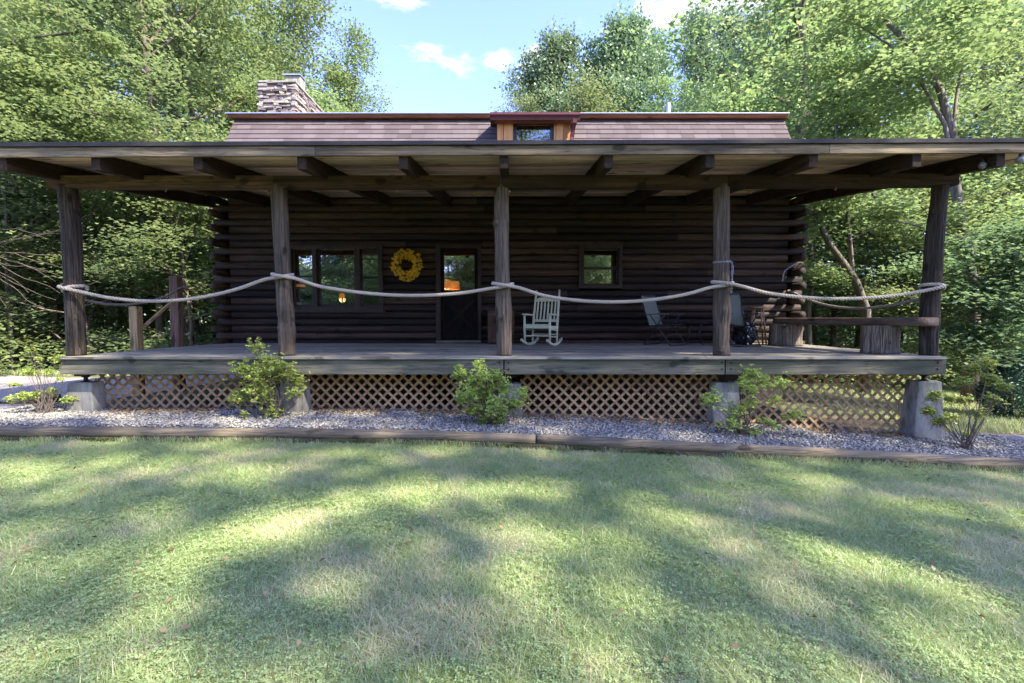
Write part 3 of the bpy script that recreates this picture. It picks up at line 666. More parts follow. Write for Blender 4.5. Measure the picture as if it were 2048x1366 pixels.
rg = np.random.default_rng(52); n = 90000; y = -26 - 8 * rg.random(n); x = (rg.random(n) * 2 - 1) * 42; z = G(x, y) + (13 * vnoise(x, y * 0, 7, 9) ** .35) * rg.random(n)
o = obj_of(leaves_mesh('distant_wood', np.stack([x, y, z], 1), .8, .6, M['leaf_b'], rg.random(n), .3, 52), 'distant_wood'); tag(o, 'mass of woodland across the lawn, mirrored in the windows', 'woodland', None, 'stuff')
rg = np.random.default_rng(53); n = 40000; y = -12 - 14 * rg.random(n); x = (rg.random(n) * 2 - 1) * 26; z = G(x, y) + 2.0 * vnoise(x, y, 2.2, 9) * rg.random(n)
o = obj_of(leaves_mesh('undergrowth', np.stack([x, y, z], 1), .15, .11, M['leaf'], rg.random(n), 1.3, 53), 'undergrowth'); tag(o, 'low green undergrowth beneath the trees across the lawn', 'undergrowth', None, 'stuff')

# ------------------------------------------------------------------ grass, clover, pebbles, litter
rg = np.random.default_rng(21)
n = 620000; y = 1.25 + (5.75 - 1.25) * rg.random(n) ** .8; x = (rg.random(n) * 2 - 1) * (1.22 * y + .5)
keep = y < np.interp(x, tx, ty) - .09; x = x[keep]; y = y[keep]; n = len(x)
dry = vnoise(x, y, .55, 31) * .6 + vnoise(x, y, .17, 32) * .4; th = vnoise(x, y, .3, 33)
keep = rg.random(n) < (.55 + .45 * th); x, y, dry, th = x[keep], y[keep], dry[keep], th[keep]; n = len(x)
z = G(x, y); h = (.014 + .022 * rg.random(n)) * (.65 + .6 * th) * np.where(rg.random(n) < .05, 2.0, 1); az = rg.random(n) * 6.283; ln = rg.normal(size=n) * 1.5
wd = .0024 + .0018 * rg.random(n) + .0004 * y; bd = np.stack([np.cos(az), np.sin(az), 0 * az], 1) * wd[:, None] * .5
ld = rg.random(n) * 6.283; tip = np.stack([np.cos(ld) * np.abs(ln) * h, np.sin(ld) * np.abs(ln) * h, h], 1); p0 = np.stack([x, y, z], 1)
v = np.stack([p0 - bd, p0 + bd, p0 + tip + bd * .35, p0 + tip - bd * .35], 1).reshape(-1, 3)
tn = np.clip(.08 + .5 * rg.random(n) + np.clip((dry - .52) * 1.1, -.12, .22) + (rg.random(n) < .15 + .2 * np.clip((dry - .45) * 3, 0, 1)) * .4, 0, 1)
gm = np_mesh('lawn_grass', v, np.arange(4 * n).reshape(n, 4), tn, M['grass']); tag(obj_of(gm, 'lawn_grass'), 'short mown grass of the front lawn with straw-coloured patches', 'grass', None, 'stuff')
n = 56000; y = 1.3 + 4.2 * rg.random(n) ** .9; x = (rg.random(n) * 2 - 1) * (1.2 * y + .4); q = vnoise(x, y, .6, 35) * .6 + vnoise(x, y, .2, 36) * .4
keep = (q > .30 + .36 * rg.random(n)) & (y < np.interp(x, tx, ty) - .15) & (vnoise(x, y, .55, 31) < .62); x = x[keep]; y = y[keep]; n = len(x); z = G(x, y) + .018 + .02 * rg.random(n)
a0 = rg.random(n) * 6.283; cs = []; ad_ = []
for k in range(3):
    a = a0 + k * 2.094; d = np.stack([np.cos(a), np.sin(a), a * 0 + .1 * rg.normal(size=n)], 1); cs.append(np.stack([x, y, z], 1) + d * .008); ad_.append(d)
cs = np.concatenate(cs); ad_ = np.concatenate(ad_)
tag(obj_of(leaves_mesh('lawn_clover', cs, np.tile(.009 + .008 * rg.random(n), 3), np.tile(.009 + .006 * rg.random(n), 3), M['clover'], rg.random(len(cs)), 2.2, 5, .1, ad_), 'lawn_clover'), 'clover leaves growing through the lawn', 'clover', None, 'stuff')
# sparse rough grass beyond
def tuft_field(name, x, y, hh, seed, label, wd=.012, straw=.1, mat='grass'):
    rg = np.random.default_rng(seed); n = len(x); z = G(x, y); h = hh * (.5 + rg.random(n)); az = rg.random(n) * 6.283; bd = np.stack([np.cos(az), np.sin(az), 0 * az], 1) * wd * .5
    ld = rg.random(n) * 6.283; tip = np.stack([np.cos(ld) * h * .5, np.sin(ld) * h * .5, h], 1); p0 = np.stack([x, y, z], 1)
    v = np.stack([p0 - bd, p0 + bd, p0 + tip + bd * .3, p0 + tip - bd * .3], 1).reshape(-1, 3)
    me = np_mesh(name, v, np.arange(4 * n).reshape(n, 4), np.clip(rg.random(n) * .6 + (rg.random(n) < straw) * .4, 0, 1), M[mat]); tag(obj_of(me, name), label, 'grass', None, 'stuff')
n = 60000; x = np.concatenate([6.9 + 9 * rg.random(n), -34 + 27 * rg.random(n // 3)]); y = np.concatenate([7.3 + 8 * rg.random(n), 12.4 + 1.6 * rg.random(n // 3)])
tuft_field('rough_grass', x, y, .07, 44, 'rough grass growing between the cabin and the woods')
# grass fringe against timbers
n = 9000; x = -7 + 14 * rg.random(n); y = np.interp(x, tx, ty) - .08 - .07 * rg.random(n); k = vnoise(x, y, .3, 77) > .35; tuft_field('fringe_grass', x[k], y[k], .06, 45, 'longer grass fringe along the landscape timbers', .006, .3)

n = 52000; x = -7.6 + 15.2 * rg.random(n); lo = np.interp(x, tx, ty) + .05; y = lo + (7.1 - lo) * rg.random(n) ** 1.25
keep = (y < 6.95) | (np.abs(x) > 6.5); x = x[keep]; y = y[keep]; n = len(x)
s = .0065 + .0085 * rg.random(n) ** 1.5; z = G(x, y) + s * .35 + .012 * rg.random(n)
oc = np.array([(1, 0, 0), (0, 1, 0), (-1, 0, 0), (0, -1, 0), (0, 0, 1), (0, 0, -1.)]); cube = np.array([(a, b_, c_) for a in (-1, 1) for b_ in (-1, 1) for c_ in (-1, 1)], float) * .72
ax = rg.random(n) * 6.283; ca, sa = np.cos(ax), np.sin(ax); Rm = np.stack([np.stack([ca, -sa, 0 * ca], 1), np.stack([sa, ca, 0 * ca], 1), np.stack([.3 * rg.normal(size=n), .3 * rg.normal(size=n), 0 * ca + 1], 1)], 1)
vv = cube[None] * (1 + .35 * rg.normal(size=(n, 8, 3)) * .6) * np.stack([s * (.9 + .7 * rg.random(n)), s, s * .65], 1)[:, None, :]
vv = np.einsum('nij,nkj->nki', Rm, vv) + np.stack([x, y, z], 1)[:, None, :]
cf = np.array([(0, 1, 3, 2), (4, 6, 7, 5), (0, 4, 5, 1), (2, 3, 7, 6), (0, 2, 6, 4), (1, 5, 7, 3)]); ff = (np.arange(n) * 8)[:, None, None] + cf[None]
tag(obj_of(np_mesh('gravel', vv.reshape(-1, 3), ff.reshape(-1, 4), np.repeat(rg.random(n), 6), M['pebble']), 'gravel'), 'pale grey crushed gravel filling the bed before the porch', 'gravel', None, 'stuff')
n = 2600; x = -6.3 + 12.6 * rg.random(n); y = 6.62 + .2 * rg.random(n) - .35 * (rg.random(n) ** 4); z = G(x, y) + .02 + .015 * rg.random(n); k = vnoise(x, y * 0, .8, 3) > .42
P = np.stack([x, y, z], 1)[k]; x2 = 7.2 + 7 * rg.random(5000); y2 = 7.4 + 5 * rg.random(5000); P2 = np.stack([x2, y2, G(x2, y2) + .02], 1)
x3 = (rg.random(220) * 2 - 1) * 6; y3 = 1.8 + 3.7 * rg.random(220); P3 = np.stack([x3, y3, G(x3, y3) + .03], 1); P = np.concatenate([P, P2, P3])
tag(obj_of(leaves_mesh('fallen_leaves', P, .025 + .035 * rg.random(len(P)), .022 + .012 * rg.random(len(P)), M['dead'], rg.random(len(P)), .9, 8, .3), 'fallen_leaves'), 'dry brown fallen leaves scattered on gravel and ground', 'leaves', None, 'stuff')

# ------------------------------------------------------------------ landscape timbers
def log_path(px0, px1, dz, dy, r, n, seed, rx=True):
    xs = np.linspace(X(px0, 5.6), X(px1, 5.4), n); tz = np.array([p.z for p in TP]); rr = random.Random(seed)
    return [Vector((x, float(np.interp(x, tx, ty)) + dy, float(np.interp(x, tx, tz)) + dz)) for x in xs]
def rough(seed, amt, f=2.0, ff=9):
    def g(i, a): return 1 + amt * mnoise.noise(Vector((math.cos(a) * f, math.sin(a) * f, i * .35 + seed * 7))) + amt * .5 * mnoise.noise(Vector((a * 3, i * .9, seed)))
    return g
for (a, b_, lab) in ((-180, 1073, 'long weathered round timber edging the left of the gravel bed'), (1074.5, 2230, 'long weathered round timber edging the right of the gravel bed')):
    p = log_path(a, b_, -.012, 0, .07, 70, 1); o = thing('landscape_timber', lab, 'timber', p[0], 0, 'round timbers edging the gravel bed'); b = MB(); b.tube(p, .068, 16, rf=rough(a, .09)); b.build('log', M['timber'], o, True)
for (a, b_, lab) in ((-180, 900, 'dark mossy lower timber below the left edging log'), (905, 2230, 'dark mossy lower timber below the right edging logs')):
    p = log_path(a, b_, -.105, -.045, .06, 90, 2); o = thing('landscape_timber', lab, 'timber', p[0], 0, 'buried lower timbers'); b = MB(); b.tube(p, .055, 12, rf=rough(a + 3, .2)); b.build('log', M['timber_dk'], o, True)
n = 9000; rg = np.random.default_rng(9); x = -7.2 + 14.4 * rg.random(n); k = vnoise(x, x * 0, .35, 12) > .5; x = x[k]; tzz = np.interp(x, tx, [p.z for p in TP])
P = np.stack([x, np.interp(x, tx, ty) - .075 - .03 * rg.random(len(x)), tzz - .10 + .05 * rg.random(len(x))], 1)
tag(obj_of(leaves_mesh('moss', P, .018, .014, M['moss'], rg.random(len(P)), .2, 4), 'moss'), 'yellow-green moss clinging to the lower timbers', 'moss', None, 'stuff')
for (pts, lab) in (([at(-60, 822, 7.3), at(0, 814, 7.35), at(70, 803, 7.5), at(122, 795, 7.7)], 'short timber edging the driveway side behind the left pier'),
                   ([at(1900, 872, 7.1), at(1985, 890, 6.75), at(2048, 905, 6.5), at(2120, 922, 6.2)], 'short dark timber at the far right behind the shrub')):
    o = thing('landscape_timber', lab, 'timber', pts[0]); b = MB(); b.tube([pts[0].lerp(pts[1], t) for t in (0, .5)] + [pts[1].lerp(pts[2], t) for t in (0, .5)] + [pts[2], pts[3]], .06, 12, rf=rough(5, .12)); b.build('log', M['timber_dk'], o, True)

# ------------------------------------------------------------------ log cabin
DZ = Z(713, 6.45)              # deck top
YW = 10.0
WL, WR = X(433, YW), X(1603, YW)
XL, XR = X(463, YW), X(1572, YW)       # where the wall face ends
cab = thing('log_cabin', 'dark log cabin with mauve shingled roof behind the covered porch', 'cabin', (0, 14, DZ))
P_ = 14 * YW / F * 1.003; z0 = Z(672, YW)
op = [(X(579, YW), X(767, YW), Z(621, YW), Z(490, YW)), (X(872, YW), X(963, YW), DZ, Z(490, YW)), (X(1157, YW), X(1243, YW), Z(577, YW), Z(489, YW))]
rw = random.Random(4); b = MB(); ends = MB()
def log_seg(b, x0, x1, z, r, tint, y=YW, seed=0, flat=.55):
    m = max(2, int((x1 - x0) / .12)); pts = [(x0 + (x1 - x0) * i / m, y + .075, z) for i in range(m + 1)]; vs = []; nn = 12
    for i, p in enumerate(pts):
        for k in range(nn):
            a = 2 * math.pi * k / nn; nv = .012 * mnoise.noise(Vector((p[0] * 1.3, k * .7, z * 9 + seed)))
            yy = -math.cos(a) * (.078 if math.cos(a) > 0 else .06); zz = math.sin(a) * r
            q = abs(math.sin(a)) ** flat * (1 if math.sin(a) > 0 else -1) * r * .97
            vs.append((p[0], p[1] + yy + nv, p[2] + .4 * zz + .6 * q))
    fs = [(i * nn + k, (i + 1) * nn + k, (i + 1) * nn + (k + 1) % nn, i * nn + (k + 1) % nn) for i in range(m) for k in range(nn)]
    fs.append(tuple(range(nn))); fs.append(tuple(m * nn + k for k in range(nn - 1, -1, -1))); b.add(vs, fs, tint)
row = 0; z = z0 - P_
rows = []
while z < Z(400, YW) + .05: rows.append((row - 1, z)); z += P_; row += 1
for (ri, z) in rows:
    ext = ri % 2 == 0; low = ri < 4; fl = .9 if low else .3
    x0, x1 = (WL + rw.uniform(-.03, .03), WR + rw.uniform(-.03, .03)) if ext else (XL, XR)
    cuts = [(x0, x1)]
    for (a, c, zl, zh) in op:
        if zl < z < zh:
            nc = []
            for (p, q) in cuts:
                if p < a and q > c: nc += [(p, a), (c, q)]
                else: nc.append((p, q))
            cuts = nc
    for (p, q) in cuts:
        while p < q - .02:
            e = p + rw.uniform(1.6, 4.5)
            if q - e < .9: e = q
            log_seg(b, p, e - (.006 if e < q else 0), z, P_ * .515, rw.random(), seed=rw.random() * 40, flat=fl); p = e
b.box(XL, op[1][0], YW + .01, YW + .12, DZ, z0 - P_ * 1.5 + .02, .3); b.box(op[1][1], XR, YW + .01, YW + .12, DZ, z0 - P_ * 1.5 + .02, .3)
wall = b.build('front_wall', M['log'], cab, True); wall.data.polygons.foreach_set('use_smooth', [True] * len(wall.data.polygons))
wall.modifiers.new('split', 'EDGE_SPLIT').split_angle = R(50)
YB = 18.0
for nm, xc in (('side_wall', (WL + XL) / 2 - .03), ('side_wall', (WR + XR) / 2 + .0)):
    b = MB()
    for (ri, z) in rows:
        ext = ri % 2 == 1; y0_ = YW - .27 + rw.uniform(-.03, .02) if ext else YW + .12
        b.tube([(xc, y, z) for y in np.linspace(y0_, YB, 40)], P_ * .5, 12, rw.random(), rf=rough(ri, .07))
    zt = rows[-1][1]
    for k in range(8):      # gable wall of shorter logs
        b.tube([(xc, YW + .5 + k * .16, zt + P_ * (k + 1)), (xc, YB - .5 - k * .16, zt + P_ * (k + 1))], P_ * .5, 12, rw.random())
    b.build(nm, M['logend'], cab, True)
b = MB(); b.box(XL, XR, YB - .1, YB, DZ - .4, 4.4); b.build('rear_wall', M['log'], cab)
b = MB(); b.box(XL + .1, XR - .1, YW + .2, YB - .2, -.3, DZ - .02); b.build('foundation', M['soil'], cab)
# rooms
b = MB(); b.box(XL + .2, XR - .2, 14.6, 14.7, DZ, 4.2); b.box(X(800, YW), X(800, YW) + .1, 12.2, 14.6, DZ, 4.2); b.box(X(1060, YW), X(1060, YW) + .1, YW + .3, 14.6, DZ, 4.2)
b.build('indoor_wall', M['indoor'], cab)
b = MB(); b.box(XL + .2, XR - .2, YW + .2, 14.6, DZ - .01, DZ + .01); b.build('indoor_floor', M['indoor'], cab)
b = MB(); b.box(XL + .2, XR - .2, YW + .16, 14.6, 3.45, 3.5)
for i in range(9): xx = XL + .8 + i * 1.4; b.box(xx, xx + .12, YW + .2, 14.6, 3.25, 3.45)
b.build('indoor_ceiling', M['indoor'], cab)


def pbox(b, px0, px1, py0, py1, Y, y0, y1, tint=.5): b.box(X(px0, Y), X(px1, Y), Y + y0, Y + y1, Z(py1, Y), Z(py0, Y), tint)


# big window: frame with three panes
w = MB()
for (a, c, d, e) in ((579, 767, 490, 498), (579, 767, 613, 621), (579, 586, 498, 613), (759, 767, 498, 613), (628, 636, 498, 613), (712, 722, 498, 613)): pbox(w, a, c, d, e, YW, -.035, .16, .6)
for (a, c, d, e) in ((586, 628, 551, 554), (722, 759, 552, 556), (586, 589, 498, 613), (625, 628, 498, 613), (722, 724, 498, 613), (756.5, 759, 498, 613), (722, 759, 498, 507), (586, 628, 609, 613), (722, 759, 609, 613), (636, 712, 609, 613), (636, 640, 498, 613), (709, 712, 498, 613)): pbox(w, a, c, d, e, YW, .03, .1, .3)
win = w.build('window', M['frame'], cab, bevel=.004)
for (a, c) in ((586, 628), (636, 712), (722, 759)):
    g = MB(); pbox(g, a, c, 498, 613, YW, .075, .081); g.build('pane', M['glass'], win)
g = MB(); pbox(g, 573, 771, 621, 625, YW, -.06, .02, .7); g.build('window_sill', M['frame'], win, bevel=.004)
# small window
w = MB()
for (a, c, d, e) in ((1157, 1243, 489, 497), (1157, 1243, 570, 577), (1236, 1243, 497, 570), (1157, 1165, 497, 570)): pbox(w, a, c, d, e, YW, -.03, .16, .35)
for (a, c, d, e) in ((1166, 1236, 534, 538), (1166, 1168, 497, 570), (1234, 1236, 497, 570), (1166, 1236, 567, 570), (1166, 1236, 497, 500)): pbox(w, a, c, d, e, YW, .03, .1, .6)
win2 = w.build('window', M['frame'], cab, bevel=.004)
g = MB(); pbox(g, 1166, 1236, 497, 570, YW, .075, .081); g.build('pane', M['glass'], win2)
# door
d_ = MB()
for (a, c, d, e) in ((881, 888, 497, 681), (949, 956, 497, 681), (888, 949, 497, 503), (888, 949, 580, 596), (888, 949, 663, 681)): pbox(d_, a, c, d, e, YW, .06, .11, .6)
pbox(d_, 888, 949, 596, 663, YW, .085, .10, .3)
for (p, q) in (((889, 658), (948, 600)), ((889, 600), (948, 658))): d_.bar(at(*p, YW + .075), at(*q, YW + .075), .075, .03, (0, 1, 0), .9)
door = d_.build('door', M['door'], cab, bevel=.004)
g = MB(); pbox(g, 888, 949, 503, 580, YW, .08, .086); g.build('pane', M['glass'], door)
g = MB(); g.tube([at(884, 588, YW + .05), at(884, 588, YW + .0)], .014, 10); g.lathe(at(884, 588, YW - .02), [(.01, -.025), (.026, -.01), (.026, .01), (.01, .025)], 12); g.build('handle', M['bolt'], door, True)
w = MB()
for (a, c, d, e) in ((872, 881, 489, 683), (956, 963, 489, 683), (881, 956, 489, 497)): pbox(w, a, c, d, e, YW, -.02, .15, .4)
w.build('door_frame', M['frame'], cab, bevel=.004)
w = MB(); pbox(w, 872, 963, 681, 685, YW, -.06, .14, .9); w.build('door_sill', M['rim'], cab, bevel=.006)

# gambrel roof: lower shingled slopes
ry0, rz0, ry1, rz1 = 9.78, 4.42, 10.76, Z(241, 10.76)
rxl, rxr = X(478, 10.7), X(1559, 10.7)
roof = MB()
def slope(y0, z0_, y1, z1_, flip=False):
    L = math.hypot(y1 - y0, z1_ - z0_); nrow = int(L / .142); d = Vector((0, (y1 - y0) / L, (z1_ - z0_) / L)); nrm = Vector((0, -d.z, d.y)) if not flip else Vector((0, d.z * -1, d.y)); nrm = nrm if nrm.z > 0 else -nrm
    core = MB; a = Vector((rxl + .03, y0, z0_)); 
    roof.add([(rxl, y0, z0_), (rxr, y0, z0_), (rxr, y1, z1_), (rxl, y1, z1_), (rxl, y0, z0_ - .1), (rxr, y0, z0_ - .1), (rxr, y1, z1_ - .1), (rxl, y1, z1_ - .1)], [(0, 1, 2, 3), (7, 6, 5, 4), (0, 4, 5, 1), (1, 5, 6, 2), (2, 6, 7, 3), (3, 7, 4, 0)], .4)
    for i in range(nrow + 1):
        s0 = i * L / nrow - .0; s1 = min(L, s0 + .15); x = rxl - rw.uniform(0, .3)
        while x < rxr:
            x2 = x + .305; xa, xb = max(x, rxl) + .0025, min(x2, rxr) - .0025
            if xb - xa > .03:
                p = [Vector((0, y0, z0_)) + d * q for q in (s0, s1)]; o1 = nrm * (.016 + .003 * rw.random()); o0 = nrm * .003
                if s1 - s0 > .02:
                    vs = [(xa, *(p[0] + o1).yz), (xb, *(p[0] + o1).yz), (xb, *(p[1] + o0).yz), (xa, *(p[1] + o0).yz), (xa, *(p[0]).yz), (xb, *(p[0]).yz)]
                    roof.add(vs, [(0, 1, 2, 3), (4, 5, 1, 0)], rw.random())
            x = x2
slope(ry0, rz0, ry1, rz1)
YR, ZR = 14.0, 7.15
slope(ry1, rz1 + .10, YR, ZR); slope(YB + .22, rz0, YB - .76, rz1, True); slope(YB - .76, rz1 + .1, YR, ZR, True)
rf = roof.build('roof', M['shingle'], cab)
b = MB(); b.add([(rxl - .06, ry1 - .10, rz1 + .02), (rxr + .04, ry1 - .10, rz1 + .02), (rxr + .04, ry1 - .13, rz1 + .10), (rxl - .12, ry1 - .13, rz1 + .10), (rxl - .06, ry1 + .1, rz1 + .02), (rxr + .04, ry1 + .1, rz1 + .02), (rxr + .04, ry1 + .1, rz1 + .10), (rxl - .12, ry1 + .1, rz1 + .10)],
                [(0, 1, 2, 3), (7, 6, 5, 4), (0, 4, 5, 1), (1, 5, 6, 2), (2, 6, 7, 3), (3, 7, 4, 0)], .5)
b.build('roof_trim', M['trim'], rf)
b = MB(); b.box(rxl - .13, rxr + .05, ry1 - .145, ry1 + .2, rz1 + .102, rz1 + .118); b.build('drip_edge', M['steel'], rf)
for xg in (rxl + .06, rxr - .14):
    b = MB(); b.add([(xg, ry0, rz0 - .2), (xg, ry1, rz1 - .12), (xg, YR, ZR - .12), (xg, YB - .76, rz1 - .12), (xg, YB + .2, rz0 - .2), (xg + .08, ry0, rz0 - .2), (xg + .08, ry1, rz1 - .12), (xg + .08, YR, ZR - .12), (xg + .08, YB - .76, rz1 - .12), (xg + .08, YB + .2, rz0 - .2)], [(0, 1, 2, 3, 4), (9, 8, 7, 6, 5)], .4)
    b.build('gable', M['log'], cab)
# dormer (thing > dormer > pieces)
YD = 10.28; dz0 = 5.0
def zr(y): return rz0 + (y - ry0) * (rz1 - rz0) / (ry1 - ry0)
b = MB(); b.box(X(980, 10.0), X(1157, 10.0), 10.09, 12.6, Z(229.5, 10.05), Z(226.5, 10.05)); dorm = b.build('dormer', M['roofedge'], cab)
for grp in (((995, 1007, .0), (1008, 1026, .018)), ((1106, 1124, .018), (1125, 1138, .0))):
    b = MB()
    for (a, c, pr) in grp: b.box(X(a, YD), X(c, YD), YD - .03 - pr, YD + .02, dz0, Z(242, YD), random.random())
    b.build('cladding_boards', M['orange'], dorm, bevel=.003)
for xs_ in ((X(995, YD), X(995, YD) + .05), (X(1138, YD) - .05, X(1138, YD))): b = MB(); b.box(xs_[0] + .001, xs_[1] - .001, YD + .021, 12.4, dz0, Z(243, YD)); b.build('dormer_cheek', M['orange'], dorm)
b = MB()
for (a, c, d, e) in ((1026, 1106, 245, 250), (1026, 1033, 250, 300), (1099, 1106, 250, 300), (1033, 1099, 296, 300)): pbox(b, a, c, d, e, YD, -.015, .03, .6)
dw = b.build('window', M['black'], dorm, bevel=.003)
b = MB(); pbox(b, 1033, 1099, 250, 298, YD, .005, .011); b.build('pane', glass(0.9), dw)
b = MB(); pbox(b, 1034, 1098, 249.5, 250.8, YD, -.004, .004); b.build('blind_rail', M['newwood'], dw)
b = MB(); b.box(X(1034, YD), X(1098, YD), YD + .25, YD + .28, 4.9, 6.2); b.build('blind', M['cabinet'], dw)
b = MB()
xg0, xg1 = X(981, 10.02), X(1157, 10.02); zt, zb = Z(226, 10.02), Z(240, 10.02)
prof = [(10.10, zb), (10.02, zb + .01), (10.01, zb + .055), (9.975, zb + .10), (9.975, zt), (9.99, zt), (10.0, zb + .1), (10.085, zb + .02), (10.10, zt)]
vs = [(x, y, z) for x in (xg0, xg1) for (y, z) in prof]; m = len(prof)
b.add(vs, [(i, (i + 1) % m, m + (i + 1) % m, m + i) for i in range(m)] + [tuple(range(m))[::-1], tuple(range(m, 2 * m))]); b.build('gutter', M['gutter'], dorm)
b = MB(); b.box(X(990, 10.2), X(1150, 10.2), 10.101, 10.24, Z(246, 10.2), Z(232, 10.2)); b.build('frieze', M['trim'], dorm)
b = MB(); dp = [at(1150, 238, 10.03), at(1149, 246, 10.04), at(1146, 258, 10.11), at(1144, 275, 10.15), at(1143, 284, 10.15), at(1143, 310, 10.05)]
for i in range(len(dp) - 1): b.bar(dp[i], dp[i + 1] + (dp[i + 1] - dp[i]) * .06, .09, .07, (0, 1, 0))
b.build('downspout', M['gutter'], dorm)
# chimney
YC = 13.84; cx0, cx1 = X(530, YC), X(601, YC); ctop = Z(163, YC); yb = 16.1
b = MB(); b.box(cx0 + .05, cx1 - .05, YC + .05, yb - .05, -.4, ctop - .01)
core = b.build('chimney', M['concrete'], cab); b = MB(); rc = random.Random(2); z = 3.0
while z < ctop - .05:
    h = rc.uniform(.035, .095); h = min(h, ctop - .045 - z)
    if h < .03: break
    for side in range(4):
        L = (cx1 - cx0) if side in (0, 2) else (yb - YC); p = -rc.uniform(0, .05)
        while p < L:
            w_ = rc.choice((rc.uniform(.07, .18), rc.uniform(.15, .3), rc.uniform(.3, .5))); e = min(p + w_, L + rc.uniform(0, .02)); pr = rc.uniform(-.025, .06); g_ = .011; hh = h * (1 if rc.random() < .8 else .8)
            if side == 0: b.box(cx0 + p + g_, cx0 + e - g_, YC - pr, YC + .1, z + g_, z + hh - g_ * .5, rc.random())
            elif side == 1: b.box(cx1 - .1, cx1 + pr, YC + p + g_, YC + e - g_, z + g_, z + hh - g_ * .5, rc.random())
            elif side == 2: b.box(cx0 + p + g_, cx0 + e - g_, yb - .1, yb + pr, z + g_, z + hh - g_ * .5, rc.random())
            else: b.box(cx0 - pr, cx0 + .1, YC + p + g_, YC + e - g_, z + g_, z + hh - g_ * .5, rc.random())
            p = e
    z += h
b.v = [(p[0] + rc.uniform(-.012, .012), p[1] + rc.uniform(-.012, .012), p[2] + rc.uniform(-.014, .014)) for p in b.v]
b.build('stone_facing', M['stone'], core, bevel=.014)
b = MB(); b.box(cx0 - .04, cx1 + .04, YC - .04, yb + .04, ctop - .035, ctop + .015); b.build('cap_slab', M['concrete'], core, bevel=.008)
b = MB(); a_ = at(566, 161, 14.6); c_ = at(602, 161, 14.6); zt = at(580, 149, 14.6).z
b.box(a_.x + .06, c_.x - .03, 14.6, 14.95, ctop, zt - .05, .5); hood = b.build('flue', M['concrete'], core)
b = MB(); b.box(a_.x, c_.x, 14.55, 15.0, zt - .03, zt); b.build('flue_hood', M['steel'], hood)
vp = at(1337, 206, 12.3); b = MB(); b.tube([(vp.x, 12.3, 6.4), (vp.x, 12.3, vp.z)], .05, 14); b.lathe((vp.x, 12.3, 6.55), [(.13, 0), (.10, .12), (.06, .16)], 14); b.build('vent_pipe', M['steel'], rf, True)

# lamps indoors
def lamp(px, py, Y, r, h, label, ztable):
    p = at(px, py, Y); o = thing('table_lamp', label, 'lamp', (p.x, Y, ztable)); b = MB(); b.lathe((p.x, Y, p.z - h / 2), [(r, 0), (r * .86, h), (r * .84, h), (r * .98, 0)], 20)
    b.build('lamp_shade', M['glow'], o, True); b = MB(); b.tube([(p.x, Y, ztable + .02), (p.x, Y, p.z - h / 2 + .02)], .015, 8); b.lathe((p.x, Y, ztable), [(.09, 0), (.09, .015), (.03, .03)], 16); b.build('stem', M['bolt'], o, True)
    l = bpy.data.lights.new('bulb_light', 'POINT'); l.energy = 1.2; l.color = (1, .62, .3); l.shadow_soft_size = .08; lo = bpy.data.objects.new('bulb_light', l); C.objects.link(lo); lo.parent = o; lo.location = (0, 0, p.z - ztable - h * .7)
    return o
zt_ = 1.72
lamp(893, 568, 12.3, .135, .22, 'amber lamp shade glowing behind the door glass, left of the pair', zt_); lamp(909, 571, 12.6, .145, .22, 'amber lamp shade glowing behind the door glass, right of the pair', zt_)
tb_ = thing('side_table', 'small indoor table under the two amber lamps', 'table', (X(900, 12.45), 12.45, DZ)); b = MB(); c0 = X(900, 12.45); b.box(c0 - .55, c0 + .55, 12.15, 12.8, zt_ - .04, zt_); b.build('table_top', M['indoor'], tb_)
for sx in (-.5, .5):
    for sy in (12.2, 12.75): b = MB(); b.box(c0 + sx - .025, c0 + sx + .025, sy - .02, sy + .02, DZ + .01, zt_ - .04); b.build('leg', M['indoor'], tb_)
lamp(684, 592, 12.0, .07, .13, 'small round amber lamp glowing low in the wide window', zt_ - .28)
tb2 = thing('side_table', 'small indoor table under the round amber lamp', 'table', (X(684, 12), 12, DZ)); b = MB(); c0 = X(690, 12); b.box(c0 - .35, c0 + .55, 11.75, 12.3, zt_ - .32, zt_ - .28); b.build('table_top', M['indoor'], tb2)
for sx in (-.3, .5): b = MB(); b.box(c0 + sx - .025, c0 + sx + .025, 12.0, 12.05, DZ + .01, zt_ - .32); b.build('leg', M['indoor'], tb2)
pl = thing('pendant_lamp', 'flat yellow lamp shade glowing in the left pane beside the log post', 'lamp', at(598, 571, 12.2)); b = MB(); b.lathe(at(598, 571, 12.2), [(.17, -.02), (.13, .025), (.02, .03)], 20); b.build('lamp_shade', M['glow'], pl, True)
b = MB(); q = at(598, 571, 12.2); b.tube([q + Vector((0, 0, .02)), (q.x, q.y, 3.25)], .006, 6); b.build('cord', M['black'], pl)

# ------------------------------------------------------------------ porch
por = thing('covered_porch', 'long raised porch with log posts, plank roof and lattice skirt', 'porch', (0, 8.2, 0.8))
DL, DR = X(115, 6.43), X(1897, 6.43)
b = MB(); y = 6.43; i = 0
while y < YW - .02:
    w_ = .19 if i == 0 else .142; e = min(y + w_, YW + .0)
    if i == 0:
        for (a, c) in ((DL, X(887, 6.43)), (X(887, 6.43) + .004, X(1415, 6.43)), (X(1415, 6.43) + .004, DR)): b.box(a, c, y, e - .003, DZ - .04, DZ - random.uniform(0, .004), random.uniform(.6, .95))
    else:
        x = DL + rw.uniform(-.02, .01); jx = rw.uniform(-3, 3)
        b.box(x, jx - .002, y + .003, e - .003, DZ - .036, DZ - rw.uniform(.001, .004), rw.random()); b.box(jx + .002, DR + rw.uniform(-.01, .02), y + .003, e - .003, DZ - .036, DZ - rw.uniform(.001, .004), rw.random())
    y = e; i += 1
b.build('deck_boards', M['deck'], por, bevel=.004)
